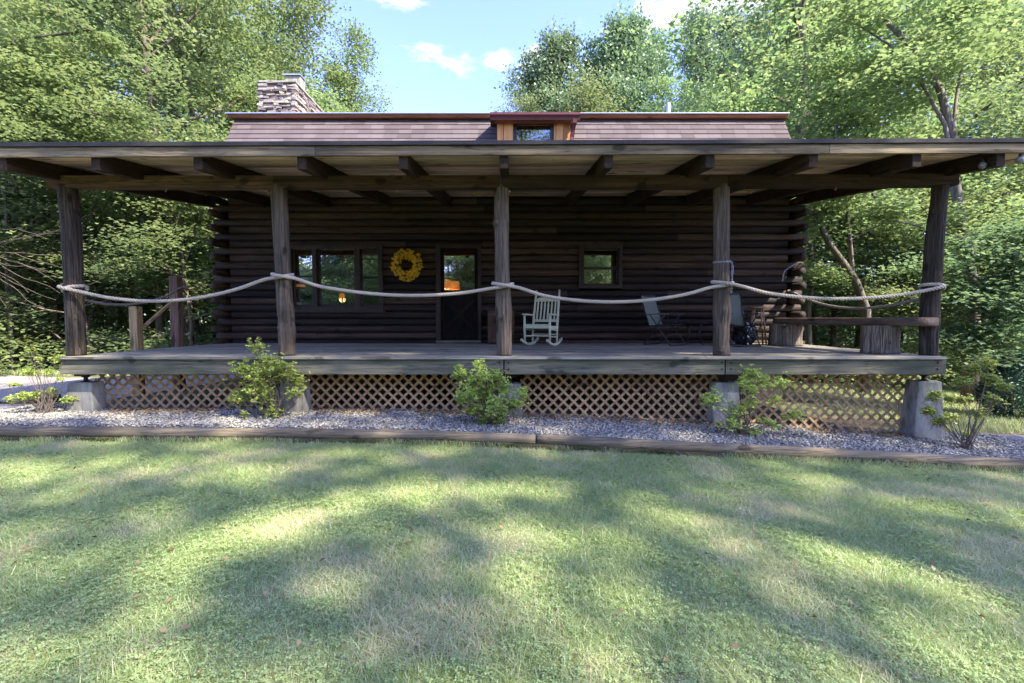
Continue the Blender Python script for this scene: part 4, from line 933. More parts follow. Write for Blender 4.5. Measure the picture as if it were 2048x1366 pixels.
yr = 6.475; zb = Z(749, yr); rb = [(115, 559), (561, 1007), (1009, 1452), (1454, 1897)]
for i, (a, c) in enumerate(rb):
    b = MB(); b.box(X(a, yr), X(c, yr) - .003, yr, yr + .05, zb, DZ - .042, (.5, .55, .5, .35)[i]); r_ = b.build('rim_board', M['rim'], por, bevel=.004)
    for bx_ in ((a + 8, c - 8) if 0 < i < 3 else ((c - 8,) if i == 0 else (a + 8, c - 22))):
        for bz_ in (725, 738): b = MB(); q = at(bx_, bz_, yr); b.tube([q + Vector((0, .02, 0)), q + Vector((0, -.012, 0))], .012, 8); b.build('bolt', M['bolt'], r_, True)
for sx in (DL + .01, DR - .06):
    b = MB(); b.box(sx, sx + .05, yr + .051, YW, zb, DZ - .042); b.build('side_board', M['rim'], por)
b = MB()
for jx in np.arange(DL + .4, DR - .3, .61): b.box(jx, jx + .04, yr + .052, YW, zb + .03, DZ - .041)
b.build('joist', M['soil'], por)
# posts
YP = 6.66
PP = [[(135, 372, 44), (138, 410, 45), (143, 460, 43), (146, 530, 43), (150, 620, 42), (153, 712, 43)],
      [(557, 370, 33), (561, 450, 34), (566, 540, 33), (569, 600, 34), (571, 620, 37), (573, 640, 34), (574, 665, 38), (574, 690, 35), (575, 712, 38)],
      [(1003, 371, 28), (1003, 440, 30), (1004, 500, 28), (1005, 560, 30), (1008, 625, 34), (1008, 645, 31), (1008, 712, 31)],
      [(1443, 370, 33), (1443, 450, 33), (1443, 540, 33), (1444, 600, 35), (1444, 625, 39), (1443, 650, 34), (1442, 690, 34), (1443, 712, 36)],
      [(1881, 370, 37), (1878, 400, 36), (1872, 450, 40), (1868, 500, 41), (1865, 555, 43), (1862, 590, 41), (1859, 625, 44), (1859, 642, 47), (1857, 665, 42), (1857, 712, 41)]]
KN = [[], [(-.6, 655, .04), (.9, 620, .03), (-.1, 610, .03)], [(-1.0, 448, .05), (-.35, 634, .055), (-.1, 510, .025)], [(-.2, 620, .045), (-.5, 700, .05)], [(-1.1, 640, .04)]]
POSTS = []
for i, pl_ in enumerate(PP):
    ks = [at(px, py, YP) for px, py, _ in pl_]; zz = np.array([k.z for k in ks])[::-1]; xx = np.array([k.x for k in ks])[::-1]; rr = np.array([w_ * YP / F / 2 / math.sqrt(1 + (k.x / YP) ** 2) for (_, _, w_), k in zip(pl_, ks)])[::-1]
    zs = np.linspace(DZ + .001, zz[-1], 90); nn = 36; vs = []; fs = []
    for j, z in enumerate(zs):
        cx = np.interp(z, zz, xx); r = np.interp(z, zz, rr) * .985
        for k in range(nn):
            a = 2 * math.pi * k / nn; d = Vector((math.sin(a), -math.cos(a), 0))
            f = 1 + .05 * mnoise.noise(Vector((d.x * 1.2 + i * 9, d.y * 1.2, z * 1.4))) + .045 * mnoise.noise(Vector((d.x * 5, d.y * 5 + i * 5, z * 1.1))) + .02 * mnoise.noise(Vector((d.x * 9, d.y * 9, z * 6 + i)))
            crack = math.sin(a - (.12 + .35 * mnoise.noise(Vector((z * .6, i, 0))))); f -= .10 * math.exp(-(crack / .06) ** 2) if math.cos(a) > 0 and 0 < (z - zs[0]) / (zs[-1] - zs[0]) < .97 else 0
            ex = 0
            for (ka, kpy, kr) in KN[i]:
                kz = Z(kpy, YP); da = math.atan2(math.sin(a - ka), math.cos(a - ka)) * r; dd = math.hypot(da, (z - kz)) / (kr * 1.1); ex += kr * .75 * math.exp(-dd * dd * 1.6)
            vs.append((cx + d.x * (r * f + ex), YP + d.y * (r * f + ex), z))
    m = len(zs); fs = [(j * nn + k, j * nn + (k + 1) % nn, (j + 1) * nn + (k + 1) % nn, (j + 1) * nn + k) for j in range(m - 1) for k in range(nn)] + [tuple(range(nn))[::-1], tuple((m - 1) * nn + k for k in range(nn))]
    b = MB(); b.add(vs, fs, (.12, .5, .62, .55, .0)[i]); b.build('post', M['post'], por, True); POSTS.append((zz, xx, rr))
# beam
yb0, yb1 = 6.56, 6.74
bs = [(105, 553, 350, 373.5, 351, 374, .95), (554, 1001, 351, 374, 350, 374, .45), (1002, 1450, 350, 374, 349, 373, .35), (1451, 1906, 349, 372, 346, 369, .12)]
for (a, c, t0, u0, t1, u1, tn) in bs:
    b = MB(); xa, xc = X(a, yb0), X(c, yb0)
    b.add([(xa, yb0, Z(u0, yb0)), (xc, yb0, Z(u1, yb0)), (xc, yb0, Z(t1, yb0)), (xa, yb0, Z(t0, yb0)), (xa, yb1, Z(u0, yb0)), (xc, yb1, Z(u1, yb0)), (xc, yb1, Z(t1, yb0)), (xa, yb1, Z(t0, yb0))],
          [(0, 1, 2, 3), (7, 6, 5, 4), (0, 4, 5, 1), (1, 5, 6, 2), (2, 6, 7, 3), (3, 7, 4, 0)], tn); b.build('beam', M['beam'], por, bevel=.006)
# rafters
YF = 5.82
def tilt(x): return .0042 * x
def rz_(y): return Z(338, 5.9) + (y - 5.9) * (Z(416, YW) - Z(338, 5.9)) / (YW - 5.9)
RX = [26, 209, 409, 612, 811, 1008, 1213, 1412, 1614, 1816, 1980]; RH = .205
for px in RX:
    x = X(px, 5.9) + .0; b = MB(); z0a, z1a = rz_(5.87) + tilt(x), rz_(YW + .3) + tilt(x); w_ = .055
    b.add([(x - w_, 5.87, z0a), (x + w_, 5.87, z0a), (x + w_, YW - .02, z1a), (x - w_, YW - .02, z1a), (x - w_, 5.87, z0a + RH), (x + w_, 5.87, z0a + RH), (x + w_, YW - .02, z1a + RH), (x - w_, YW - .02, z1a + RH)],
          [(0, 3, 2, 1), (4, 5, 6, 7), (0, 1, 5, 4), (1, 2, 6, 5), (2, 3, 7, 6), (3, 0, 4, 7)], rw.uniform(.3, .8)); b.build('rafter', M['rafter'], por, bevel=.005)
sl = (rz_(YW) - rz_(5.9)) / (YW - 5.9) * 1.04
b = MB(); y = 5.83; XE0, XE1 = -7.35, 7.35
while y < YW + .1:
    e = y + .2; js = [XE0, rw.uniform(-5, -1), rw.uniform(1, 5), XE1]
    for k in range(3):
        a, c = js[k] + .002, js[k + 1] - .002; za, zc = [rz_(q) * 1.0 + RH + (q - 5.87) * .012 + .004 for q in (y + .003, e - .003)]
        b.add([(a, y + .003, za + tilt(a)), (c, y + .003, za + tilt(c)), (c, e - .003, zc + tilt(c)), (a, e - .003, zc + tilt(a)), (a, y + .003, za + .022 + tilt(a)), (c, y + .003, za + .022 + tilt(c)), (c, e - .003, zc + .022 + tilt(c)), (a, e - .003, zc + .022 + tilt(a))],
              [(0, 3, 2, 1), (4, 5, 6, 7), (0, 1, 5, 4), (1, 2, 6, 5), (2, 3, 7, 6), (3, 0, 4, 7)], rw.random())
    y = e
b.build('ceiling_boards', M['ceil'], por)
ftop = Z(290.5, YF); fbot = Z(309.5, YF)
b = MB(); q0, q1 = 5.79, YW + .1
za, zc = ftop + .002, rz_(q1) + RH + .10
xa, xc = XE0 - .03, XE1 + .03; th = Z(282.5, 5.79) - Z(290.5, 5.79)
b.add([(xa, q0, za + tilt(xa)), (xc, q0, za + tilt(xc)), (xc, q1, zc + tilt(xc)), (xa, q1, zc + tilt(xa)), (xa, q0, za + th + tilt(xa)), (xc, q0, za + th + tilt(xc)), (xc, q1, zc + th + tilt(xc)), (xa, q1, zc + th + tilt(xa))],
      [(0, 3, 2, 1), (4, 5, 6, 7), (0, 1, 5, 4), (1, 2, 6, 5), (2, 3, 7, 6), (3, 0, 4, 7)]); b.build('roof_covering', M['roofedge'], por)
for (a, c, tn) in ((XE0, X(637, YF), .8), (X(638, YF), X(1647, YF), .42), (X(1648, YF), XE1, .75)):
    b = MB(); b.add([(a, YF, fbot + tilt(a)), (c - .002, YF, fbot + tilt(c)), (c - .002, YF, ftop + tilt(c)), (a, YF, ftop + tilt(a)), (a, YF + .04, fbot + tilt(a)), (c - .002, YF + .04, fbot + tilt(c)), (c - .002, YF + .04, ftop + tilt(c)), (a, YF + .04, ftop + tilt(a))],
          [(0, 1, 2, 3), (7, 6, 5, 4), (0, 4, 5, 1), (1, 5, 6, 2), (2, 6, 7, 3), (3, 7, 4, 0)], tn); b.build('fascia_board', M['fascia'], por, bevel=.003)
# piers
for i, px in enumerate((148, 578, 1020, 1460, 1870)):
    x = X(px, 6.6); zt = (Z(766, 6.6), Z(766, 6.6), Z(768, 6.6), Z(766, 6.6), Z(764, 6.6))[i]; g = float(G(x, 6.75)) - .25; w0 = .17; w1 = (.23, .2, .2, .22, .25)[i]; yc = 6.74; d0, d1 = .11, .15
    b = MB(); b.add([(x - w1, yc - d1, g), (x + w1, yc - d1, g), (x + w1, yc + d1, g), (x - w1, yc + d1, g), (x - w0, yc - d0, zt), (x + w0, yc - d0, zt), (x + w0, yc + d0, zt), (x - w0, yc + d0, zt)],
          [(0, 3, 2, 1), (4, 5, 6, 7), (0, 1, 5, 4), (1, 2, 6, 5), (2, 3, 7, 6), (3, 0, 4, 7)]); pr = b.build('concrete_pier', M['concrete'], por, bevel=.012)
    b = MB(); b.lathe((x, yc, zt), [(.06, 0), (.06, .012), (.03, .02), (.025, .06), (.05, .075), (.05, zb - zt + .035 if False else .09)], 10); b.box(x - .1, x + .1, yc - .08, yc + .08, zt + .09, zb + .028); b.build('jack_support', M['bolt'], pr)
# lattice
for (a, c) in ((186, 552), (603, 1002), (1040, 1438), (1484, 1838)):
    yl = 6.86; x0, x1 = X(a, yl), X(c, yl); zt = zb - .004; b = MB(); pitch = .157; sw = .036
    def clip(p, d, lo):   # clip an infinite diagonal to the panel outline
        ts = []
        for k in range(0, 401):
            t = -1.6 + k * .008; q = (p[0] + d[0] * t, p[1] + d[1] * t)
            if x0 <= q[0] <= x1 and float(G(q[0], yl)) + .0 <= q[1] <= zt: ts.append(t)
        return (min(ts), max(ts)) if len(ts) > 3 else None
    nst = int((x1 - x0 + 1.6) / pitch)
    for lay, sg in ((0, 1), (1, -1)):
        for k in range(nst):
            p = (x0 - .75 + k * pitch, .45); d = (.7071 * sg, .7071); r_ = clip(p, d, 0)
            if r_:
                yy = yl - .006 + lay * -.011
                b.bar((p[0] + d[0] * r_[0], yy, p[1] + d[1] * r_[0]), (p[0] + d[0] * r_[1], yy, p[1] + d[1] * r_[1]), .0095, sw, (-d[1], 0, d[0]), .35 + .4 * random.random())
    b.build('lattice_panel', M['lattice'], por)
# hooks under beam
for px, py, Yh in ((331, 374, 6.65), (793, 374, 6.65), (1671, 370, 6.65)):
    q = at(px, py, Yh); b = MB(); b.tube([q + Vector((0, 0, .02)), q + Vector((.004, 0, -.03)), q + Vector((.012, 0, -.055)), q + Vector((0, 0, -.07)), q + Vector((-.014, 0, -.06))], .003, 6); b.build('hook', M['steel'], por, True)


# ------------------------------------------------------------------ ropes and chains
def catmull(P, step=.012):
    P = [Vector(p) for p in P]; P = [P[0] * 2 - P[1]] + P + [P[-1] * 2 - P[-2]]; out = []
    for i in range(1, len(P) - 2):
        a, b_, c, d = P[i - 1:i + 3]; L = (c - b_).length; n = max(2, int(L / step))
        for k in range(n):
            t = k / n; out.append(.5 * ((2 * b_) + (c - a) * t + (2 * a - 5 * b_ + 4 * c - d) * t * t + (3 * b_ - a - 3 * c + d) * t ** 3))
    out.append(P[-2]); return out
def rope(name, label, ctrl, r, mat, step=.014):
    pts = catmull(ctrl, step); o = thing(name, label, 'rope', pts[0]); b = MB(); m = len(pts); T = [(pts[min(i + 1, m - 1)] - pts[max(i - 1, 0)]).normalized() for i in range(m)]
    N = T[0].cross(Vector((0, 0, 1))).normalized(); S = [[], [], []]; s = 0
    for i in range(m):
        N = (N - T[i] * N.dot(T[i])).normalized(); B = T[i].cross(N); s += (pts[i] - pts[i - 1]).length if i else 0; ph = s / (r * 5.2) * 2 * math.pi
        for k in range(3): a = ph + k * 2.0944; S[k].append(pts[i] + (N * math.cos(a) + B * math.sin(a)) * r * .52)
    for k in range(3): b.tube(S[k], r * .58, 7, cap=True)
    b.build('strands', M[mat], o, True); return o
def postx(i, z): zz, xx, rr = POSTS[i]; return float(np.interp(z, zz, xx)), float(np.interp(z, zz, rr))
hz = [575, 552, 571, 568, 573]; sag = [(345, 601), (830, 591), (1235, 604), (1645, 597)]
ctrl = []
for i in range(5):
    z = Z(hz[i], 6.45); cx, r = postx(i, z); r += .03
    if i == 0: ctrl += [(cx + r, YP + .02, z + .04), (cx + .04, YP - r, z + .01), (cx - r, YP, z - .04), (cx, YP + r, z - .03), (cx + r * .9, YP + .06, z), (cx + r * .3, YP + r * .9, z + .04), (cx - r, YP + .03, z + .035), (cx - .04, YP - r - .03, z + .01), (cx + r + .06, YP - r - .0, z - .05)]
    elif i < 4: ctrl += [(cx - r - .08, YP - r * .9, z - .045), (cx, YP - r, z - .01), (cx + r, YP - .02, z + .035), (cx, YP + r, z + .04), (cx - r, YP - .02, z + .045), (cx, YP - r - .05, z + .012), (cx + r + .1, YP - r * .9, z - .03)]
    else: ctrl += [(cx - r - .06, YP - r, z - .05), (cx, YP - r - .02, z + .0), (cx + r, YP, z + .03), (cx, YP + r, z + .01), (cx - r, YP, z + .035), (cx, YP - r, z + .03), (cx + r, YP, z - .03), (cx + .02, YP + r, z - .04)]
    if i < 4:
        z2 = Z(hz[i + 1], 6.45); xa = cx + r + .1; cx2, r2 = postx(i + 1, z2); xb = cx2 - r2 - .11; zs_ = Z(sag[i][1], 6.5); za = z - .06; zb_ = z2 - .055
        um = (sag[i][0] and (X(sag[i][0], 6.5) - xa) / (xb - xa))
        for t in (.12, .24, .36, .5, .64, .76, .88):
            lin = za + (zb_ - za) * t; dip = (za * (1 - um) + zb_ * um - zs_) / (4 * um * (1 - um)); ctrl.append((xa + (xb - xa) * t, YP - .15, lin - 4 * dip * t * (1 - t)))
rope('porch_rope', 'thick pale rope swagged between the five log posts of the porch', ctrl, .0245, 'rope')
xL = X(272, 8.2)
ra = at(168, 598, 6.8); rb_ = at(362, 575, 9.1)
c_ = [Vector((ra.x - .05, 6.78, ra.z))]
for t in (.15, .3, .45, .6, .75, .9): p = ra.lerp(rb_, t); c_.append(Vector((p.x, p.y, p.z - .17 * 4 * t * (1 - t) - .02)))
rope('stair_rope', 'dark weathered rope from the left corner post to the brown stair post', c_ + [rb_, rb_ + Vector((.03, .12, 0)), rb_ + Vector((-.1, .14, 0))], .022, 'rope_dk')
ra = at(1840, 597, 6.75); rb_ = at(1583, 583, 9.85); c_ = [ra]
for t in (.12, .25, .4, .55, .7, .85): p = ra.lerp(rb_, t); c_.append(Vector((p.x, p.y, p.z - .24 * 4 * t * (1 - t))))
rope('side_rope', 'dark rope sagging from the right corner post back to the log ends', c_ + [rb_, rb_ + Vector((-.06, .05, .02))], .022, 'rope_dk')
def chain(name, label, ctrl):
    pts = catmull(ctrl, .028); o = thing(name, label, 'chain', pts[0]); b = MB()
    for i in range(len(pts) - 1):
        d = (pts[i + 1] - pts[i]); L = d.length
        if L < 1e-4: continue
        d.normalize(); u = d.cross(Vector((0, 1, 0)) if i % 2 else Vector((.3, .2, .9))).normalized(); c = (pts[i] + pts[i + 1]) / 2; ring = [c + d * math.cos(a) * .021 + u * math.sin(a) * .011 for a in np.linspace(0, 2 * math.pi, 9)]
        b.tube(ring, .0038, 5, cap=False)
    b.build('links', M['chain'], o, True)
z = Z(522, 6.5); cx, r = postx(3, z); r += .012
chain('metal_chain', 'silver chain looped round the fourth log post and hanging down', [(cx + r, YP, z), (cx, YP + r, z), (cx - r, YP, z), (cx, YP - r, z - .005), (cx + r, YP - .03, z + .01), (cx + r + .015, YP - .05, z - .06), (cx + r + .01, YP - .05, z - .2), (cx + r + .01, YP - .04, z - .44)])
q = at(1590, 528, 9.75); chain('metal_chain', 'short silver chain dangling from the log ends at the right corner', [q + Vector((.1, 0, .02)), q, at(1572, 540, 9.72), at(1567, 548, 9.72), at(1565, 562, 9.72)])

# ------------------------------------------------------------------ stair rail posts at the left of the deck
o = thing('stair_rail', 'pale stair post with slanting rail left of the deck', 'railing', (X(272, 8.3), 8.3, 0)); x = X(272, 8.3)
b = MB(); b.box(x - .07, x + .07, 8.23, 8.37, -.05, Z(613, 8.3)); b.build('post', M['newwood'], o, bevel=.004)
b = MB(); b.bar(at(283, 657, 8.35), at(345, 603, 9.1), .04, .05); b.build('rail', M['newwood'], o, bevel=.003)
o = thing('stair_post', 'taller reddish brown square stair post beside the deck', 'post', (X(354, 9.15), 9.15, 0)); x = X(354, 9.15)
b = MB(); b.box(x - .08, x + .08, 9.07, 9.23, -.1, Z(553, 9.15)); b.build('stair_post_shaft', M['oldrail'], o, bevel=.006)

# ------------------------------------------------------------------ wreath
wc = at(815, 531, YW - .06); o = thing('wreath', 'round yellow flower wreath hung on the dark log wall', 'wreath', wc); b = MB()
b.tube([wc + Vector((math.cos(a), 0, math.sin(a))) * .235 for a in np.linspace(0, 2 * math.pi, 41)], .045, 8, cap=False); b.build('vine_ring', M['wicker'], o, True)
rg = np.random.default_rng(6); m_ = 330; a = rg.random(m_) * 6.283; rr = .14 + .20 * rg.random(m_) + .03 * (vnoise(np.cos(a), np.sin(a), .15, 92) - .5)
sp = np.stack([np.cos(a) * rr, -.035 - .09 * np.sqrt(np.clip(1 - ((rr - .24) / .12) ** 2, 0, 1)) * (.6 + .4 * rg.random(m_)), np.sin(a) * rr], 1); n = m_ * 13; ix = np.repeat(np.arange(m_), 13)
dv = rg.normal(size=(n, 3)); dv /= np.linalg.norm(dv, axis=1)[:, None]; dv[:, 1] = -np.abs(dv[:, 1]); cc = sp[ix] + dv * (.012 + .016 * rg.random(n))[:, None]
obj_of(leaves_mesh('flowers', cc, .026, .016, M['yellow'], np.clip(.1 + rg.random(m_)[ix] * .5 + rg.random(n) * .5, 0, 1), 0, 3, .3, dv), 'flowers', o)

# ------------------------------------------------------------------ rocking chair
def rocker():
    p = at(1083, 689, 9.25); o = thing('rocking_chair', 'pale cream slatted rocking chair on the porch right of the middle post', 'rocking chair', (p.x, 9.2, DZ), R(-24)); c = 'cream'
    def mk(name, fn, parent=o, bev=0, sm=False): b = MB(); fn(b); return b.build(name, M[c], parent, sm, bev, world=False)
    hw = .265
    for s in (-1, 1):
        x = s * hw
        def rk(b):
            pts = []; n = 15; Rr = 1.05
            for i in range(n): a = R(-26 + 52 * i / (n - 1)); pts.append(Vector((x, Rr * math.sin(a) + .03, Rr - Rr * math.cos(a) + .022)))
            for i in range(n - 1): b.bar(pts[i], pts[i + 1] + (pts[i + 1] - pts[i]) * .05, .035, .045)
        mk('rocker', rk)
        mk('front_leg', lambda b: b.tube([(x, -.25, .06), (x, -.26, .3), (x, -.27, .60)], [.018, .024, .021], 10), sm=True)
        mk('rear_post', lambda b: (b.tube([(x, .17, .04), (x * .99, .19, .35), (x * .98, .24, .62), (x * .96, .34, 1.02), (x * .955, .36, 1.09)], [.018, .024, .024, .022, .017], 10), b.lathe((x * .955, .362, 1.09), [(.012, 0), (.022, .02), (.022, .035), (.008, .05)], 10)), sm=True)
        def arm(b):
            b.add([(x - .03, .24, .60), (x + .03, .24, .60), (x + .045, -.30, .615), (x - .045, -.30, .615), (x - .03, .24, .625), (x + .03, .24, .625), (x + .045, -.30, .64), (x - .045, -.30, .64)], [(0, 1, 2, 3), (7, 6, 5, 4), (0, 4, 5, 1), (1, 5, 6, 2), (2, 6, 7, 3), (3, 7, 4, 0)])
        mk('armrest', arm, bev=.006)
        mk('side_stretcher', lambda b: (b.tube([(x, -.255, .19), (x, .18, .17)], .012, 8), b.tube([(x, -.26, .33), (x, .2, .30)], .012, 8)), sm=True)
    def seat(b):
        for i in range(9): y = -.27 + i * .056; z = .405 - .012 * i + .012 * math.cos(i * .8); b.box(-hw + .0, hw, y, y + .045, z, z + .016)
        b.box(-hw, hw, -.285, -.262, .35, .41); b.box(-hw - .01, -hw + .012, -.25, .2, .33, .395); b.box(hw - .012, hw + .01, -.25, .2, .33, .395)
    mk('seat', seat, bev=.003)
    def back(b):
        f = lambda z: .245 + (z - .62) * .25
        b.bar((-hw, f(.50), .50), (hw, f(.50), .50), .022, .055); 
        top = [(-hw + .01, .93), (-hw + .08, .975), (0, .99), (hw - .08, .975), (hw - .01, .93)]
        vs = [(x_, f(.93) + dy, zz) for dy in (-.012, .012) for x_, zz in ([(-hw + .01, .90), (hw - .01, .90)] + top[::-1])]; m = 7
        b.add(vs, [tuple(range(m)), tuple(range(2 * m - 1, m - 1, -1))] + [(i, m + i, m + (i + 1) % m, (i + 1) % m) for i in range(m)])
        for i in range(6): xx = -.19 + i * .076; b.bar((xx, f(.5), .5), (xx, f(.92), .92), .034, .014, (0, 1, 0))
    mk('backrest', back, bev=.003)
    mk('front_stretcher', lambda b: (b.tube([(-hw, -.255, .20), (hw, -.255, .20)], .013, 8), b.tube([(-hw, .18, .22), (hw, .18, .22)], .012, 8)), sm=True)
    return o
rocker()

# sling chairs
def sling_chair(px, Y, rz, label, lean):
    p = at(px, 690, Y); o = thing('folding_chair', label, 'folding chair', (p.x, Y, DZ), rz, 'sling chairs by the log wall'); hw = .25
    def mk(name, fn, m, sm=False): b = MB(); fn(b); return b.build(name, M[m], o, sm, 0, world=False)
    yb_, zb2 = .22, .42; yt, zt2 = .22 + .62 * math.sin(R(lean)), .40 + .66 * math.cos(R(lean))
    def sheet_(b, a, c, w):
        n = 8; vs = []; fs = []
        for i in range(n + 1):
            t = i / n; q = Vector(a).lerp(Vector(c), t)
            for j in range(5): s = j / 4; vs.append((-w + 2 * w * s, q.y, q.z - .025 * 4 * s * (1 - s) * (0.7)))
        for i in range(n):
            for j in range(4): k = i * 5 + j; fs.append((k, k + 1, k + 6, k + 5))
        m_ = len(vs); vs += [(x, y + .004, z - .006) for x, y, z in vs]; fs += [tuple(m_ + q for q in f[::-1]) for f in fs]; b.add(vs, fs)
    mk('backrest', lambda b: sheet_(b, (0, yb_, zb2 - .03), (0, yt, zt2), hw - .005), 'sling', True)
    mk('seat', lambda b: sheet_(b, (0, -.24, .43), (0, .2, .39), hw - .005), 'sling', True)
    for s in (-1, 1):
        x = s * hw
        mk('back_frame', lambda b: b.tube([(x, yb_ - .02, zb2 - .06), (x, yt, zt2 + .01)], .012, 8), 'black', True)
        mk('front_leg', lambda b: b.tube([(x * 1.08, .18, .62), (x * 1.08, -.02, .36), (x * 1.08, -.30, .012)], .012, 8), 'black', True)
        mk('rear_leg', lambda b: b.tube([(x * 1.08, -.16, .62), (x * 1.08, .05, .36), (x * 1.08, .32, .012)], .012, 8), 'black', True)
        mk('armrest', lambda b: b.bar((x * 1.1, -.24, .635), (x * 1.1, .24, .625), .045, .025), 'black')
        mk('seat_rail', lambda b: b.tube([(x, -.25, .43), (x, .22, .39)], .011, 8), 'black', True)
    mk('foot_bar', lambda b: (b.tube([(-hw * 1.08, -.30, .012), (hw * 1.08, -.30, .012)], .011, 8), b.tube([(-hw * 1.08, .32, .012), (hw * 1.08, .32, .012)], .011, 8), b.tube([(-hw, yt, zt2 + .01), (hw, yt, zt2 + .01)], .011, 8)), 'black', True)
    return o
sling_chair(1330, 9.3, R(38), 'grey-green folding sling chair left of the small glass table', 20)
sling_chair(1476, 8.95, R(3), 'grey-green folding sling chair partly behind the fourth post', 16)
# small table
p = at(1388, 690, 9.45); o = thing('glass_table', 'small dark-legged glass table between the sling chairs', 'table', (p.x, 9.45, DZ)); b = MB(); b.lathe((0, 0, .45), [(.23, 0), (.235, .006), (.23, .012)], 24); b.build('table_top', M['glass'], o, True, world=False)
b = MB(); b.tube([(.235 * math.cos(a), .235 * math.sin(a), .456) for a in np.linspace(0, 6.2832, 25)], .008, 6, cap=False); b.build('rim', M['black'], o, True, world=False)
for k in range(4): b = MB(); a = k * math.pi / 2 + .5; b.tube([(.2 * math.cos(a), .2 * math.sin(a), .45), (.13 * math.cos(a), .13 * math.sin(a), .22), (.22 * math.cos(a), .22 * math.sin(a), 0)], .009, 6); b.build('leg', M['black'], o, True, world=False)
p = at(1360, 662, 9.6)
# crumpled black bag
p = at(1492, 690, 9.35); o = thing('plastic_bag', 'crumpled shiny black plastic bag slumped behind the sling chair', 'bag', (p.x, 9.4, DZ)); b = MB(); vs = []; nn = 28; mm = 18
for i in range(mm + 1):
    th = math.pi * i / mm
    for k in range(nn):
        a = 2 * math.pi * k / nn; d = Vector((math.sin(th) * math.cos(a), math.sin(th) * math.sin(a), math.cos(th))); r = 1 + .22 * mnoise.noise(d * 2.2) + .16 * mnoise.noise(d * 6) + .07 * mnoise.noise(d * 14)
        vs.append((d.x * .24 * r, d.y * .2 * r, max(0.0, .21 + d.z * .25 * r)))
b.add(vs, [(i * nn + k, (i + 1) * nn + k, (i + 1) * nn + (k + 1) % nn, i * nn + (k + 1) % nn) for i in range(mm) for k in range(nn)]); b.build('bag_body', M['bag'], o, False, world=False)
# stool
p = at(1514, 690, 9.45); o = thing('bar_stool', 'tall reddish wooden bar stool beside the log wall', 'stool', (p.x, 9.45, DZ), .5); sh = Z(613, 9.45) - DZ
b = MB(); b.lathe((0, 0, sh - .035), [(.15, 0), (.168, .008), (.168, .026), (.155, .035)], 24); b.build('seat', M['stool'], o, True, .004, world=False)
for k in range(4):
    b = MB(); a = k * math.pi / 2; b.tube([(.105 * math.cos(a), .105 * math.sin(a), sh - .03), (.20 * math.cos(a), .20 * math.sin(a), 0)], [.014, .016], 10); b.build('leg', M['stool'], o, True, world=False)
for z, r in ((.22, .172), (.36, .155)):
    b = MB()
    for k in range(4): a = k * math.pi / 2; a2 = a + math.pi / 2; dz = .03 * (k % 2); b.tube([(r * math.cos(a), r * math.sin(a), z + dz), (r * math.cos(a2), r * math.sin(a2), z + dz)], .009, 8)
    b.build('rungs', M['stool'], o, True, world=False)
# cabinet
x0, x1 = X(976, 9.75), X(1029, 9.75); zt = Z(622, 9.75); o = thing('wooden_cabinet', 'low brown wooden cabinet half hidden behind the middle post', 'cabinet', ((x0 + x1) / 2, 9.8, DZ)); b = MB(); b.box(x0, x1, 9.62, 9.92, DZ + .03, zt - .02, .5); b.build('cabinet_body', M['cabinet'], o, bevel=.004)
b = MB(); b.box(x0 - .015, x1 + .015, 9.6, 9.935, zt - .02, zt + .002, .8); b.build('cabinet_top', M['cabinet'], o, bevel=.004)
for (a, c) in ((x0 + .015, x0 + .28), (x0 + .29, x1 - .015)):
    b = MB(); b.box(a, c, 9.603, 9.617, DZ + .06, zt - .04, .7); b.box(a + .05, c - .05, 9.598, 9.604, DZ + .12, zt - .1, .3); dr = b.build('cabinet_door', M['cabinet'], o, bevel=.003)
    b = MB(); b.lathe((c - .03, 9.59, DZ + .35), [(.004, -.008), (.011, 0), (.004, .008)], 10); b.build('knob', M['bolt'], dr, True)
# bench on stumps
def stump(px, Y, r0_, h, lab):
    p = at(px, 690, Y); o = thing('log_stump', lab, 'stump', (p.x, Y, DZ), 0, 'log stumps carrying the bench slab'); nn = 72; vs = []; rs = np.linspace(0, h, 12)
    for z in rs:
        for k in range(nn):
            a = 2 * math.pi * k / nn; q = Vector((math.cos(a), math.sin(a), z * .6 + px)); f = 1 + .05 * mnoise.noise(q * 1.3) + .035 * mnoise.noise(Vector((math.cos(a) * 15, math.sin(a) * 15, z * 3 + px))) + .06 * max(0, 1 - z / h * 2.2) ** 2
            vs.append((r0_ * f * math.cos(a), r0_ * f * math.sin(a), z))
    m = len(rs); b = MB(); b.add(vs, [(j * nn + k, j * nn + (k + 1) % nn, (j + 1) * nn + (k + 1) % nn, (j + 1) * nn + k) for j in range(m - 1) for k in range(nn)] + [tuple(range(nn))[::-1], tuple((m - 1) * nn + k for k in range(nn))])
    b.build('bark', M['stump'], o, True, world=False); b = MB(); b.lathe((0, 0, h - .004), [(r0_ * .93, 0), (r0_ * .93, .008)], 36); b.build('cut_face', M['bench'], o, world=False)
btz = Z(635, 7); bth = .125
stump(1570, 9.2, .29, btz - bth - DZ, 'rough log stump under the wall end of the bench slab'); stump(1760, 7.1, .235, btz - bth - DZ, 'round upright log stump under the bench slab near the corner post')
o = thing('log_bench', 'thick rough slab bench lying on two stumps along the right end', 'bench', (X(1700, 8), 8, btz - bth)); b = MB(); A = Vector((X(1563, 9.45), 9.45, btz - bth / 2)); Bq = Vector((X(1855, 6.5), 6.49, btz - bth / 2)); d = (Bq - A).normalized(); s_ = d.cross(Vector((0, 0, 1))).normalized(); n = 26; vs = []
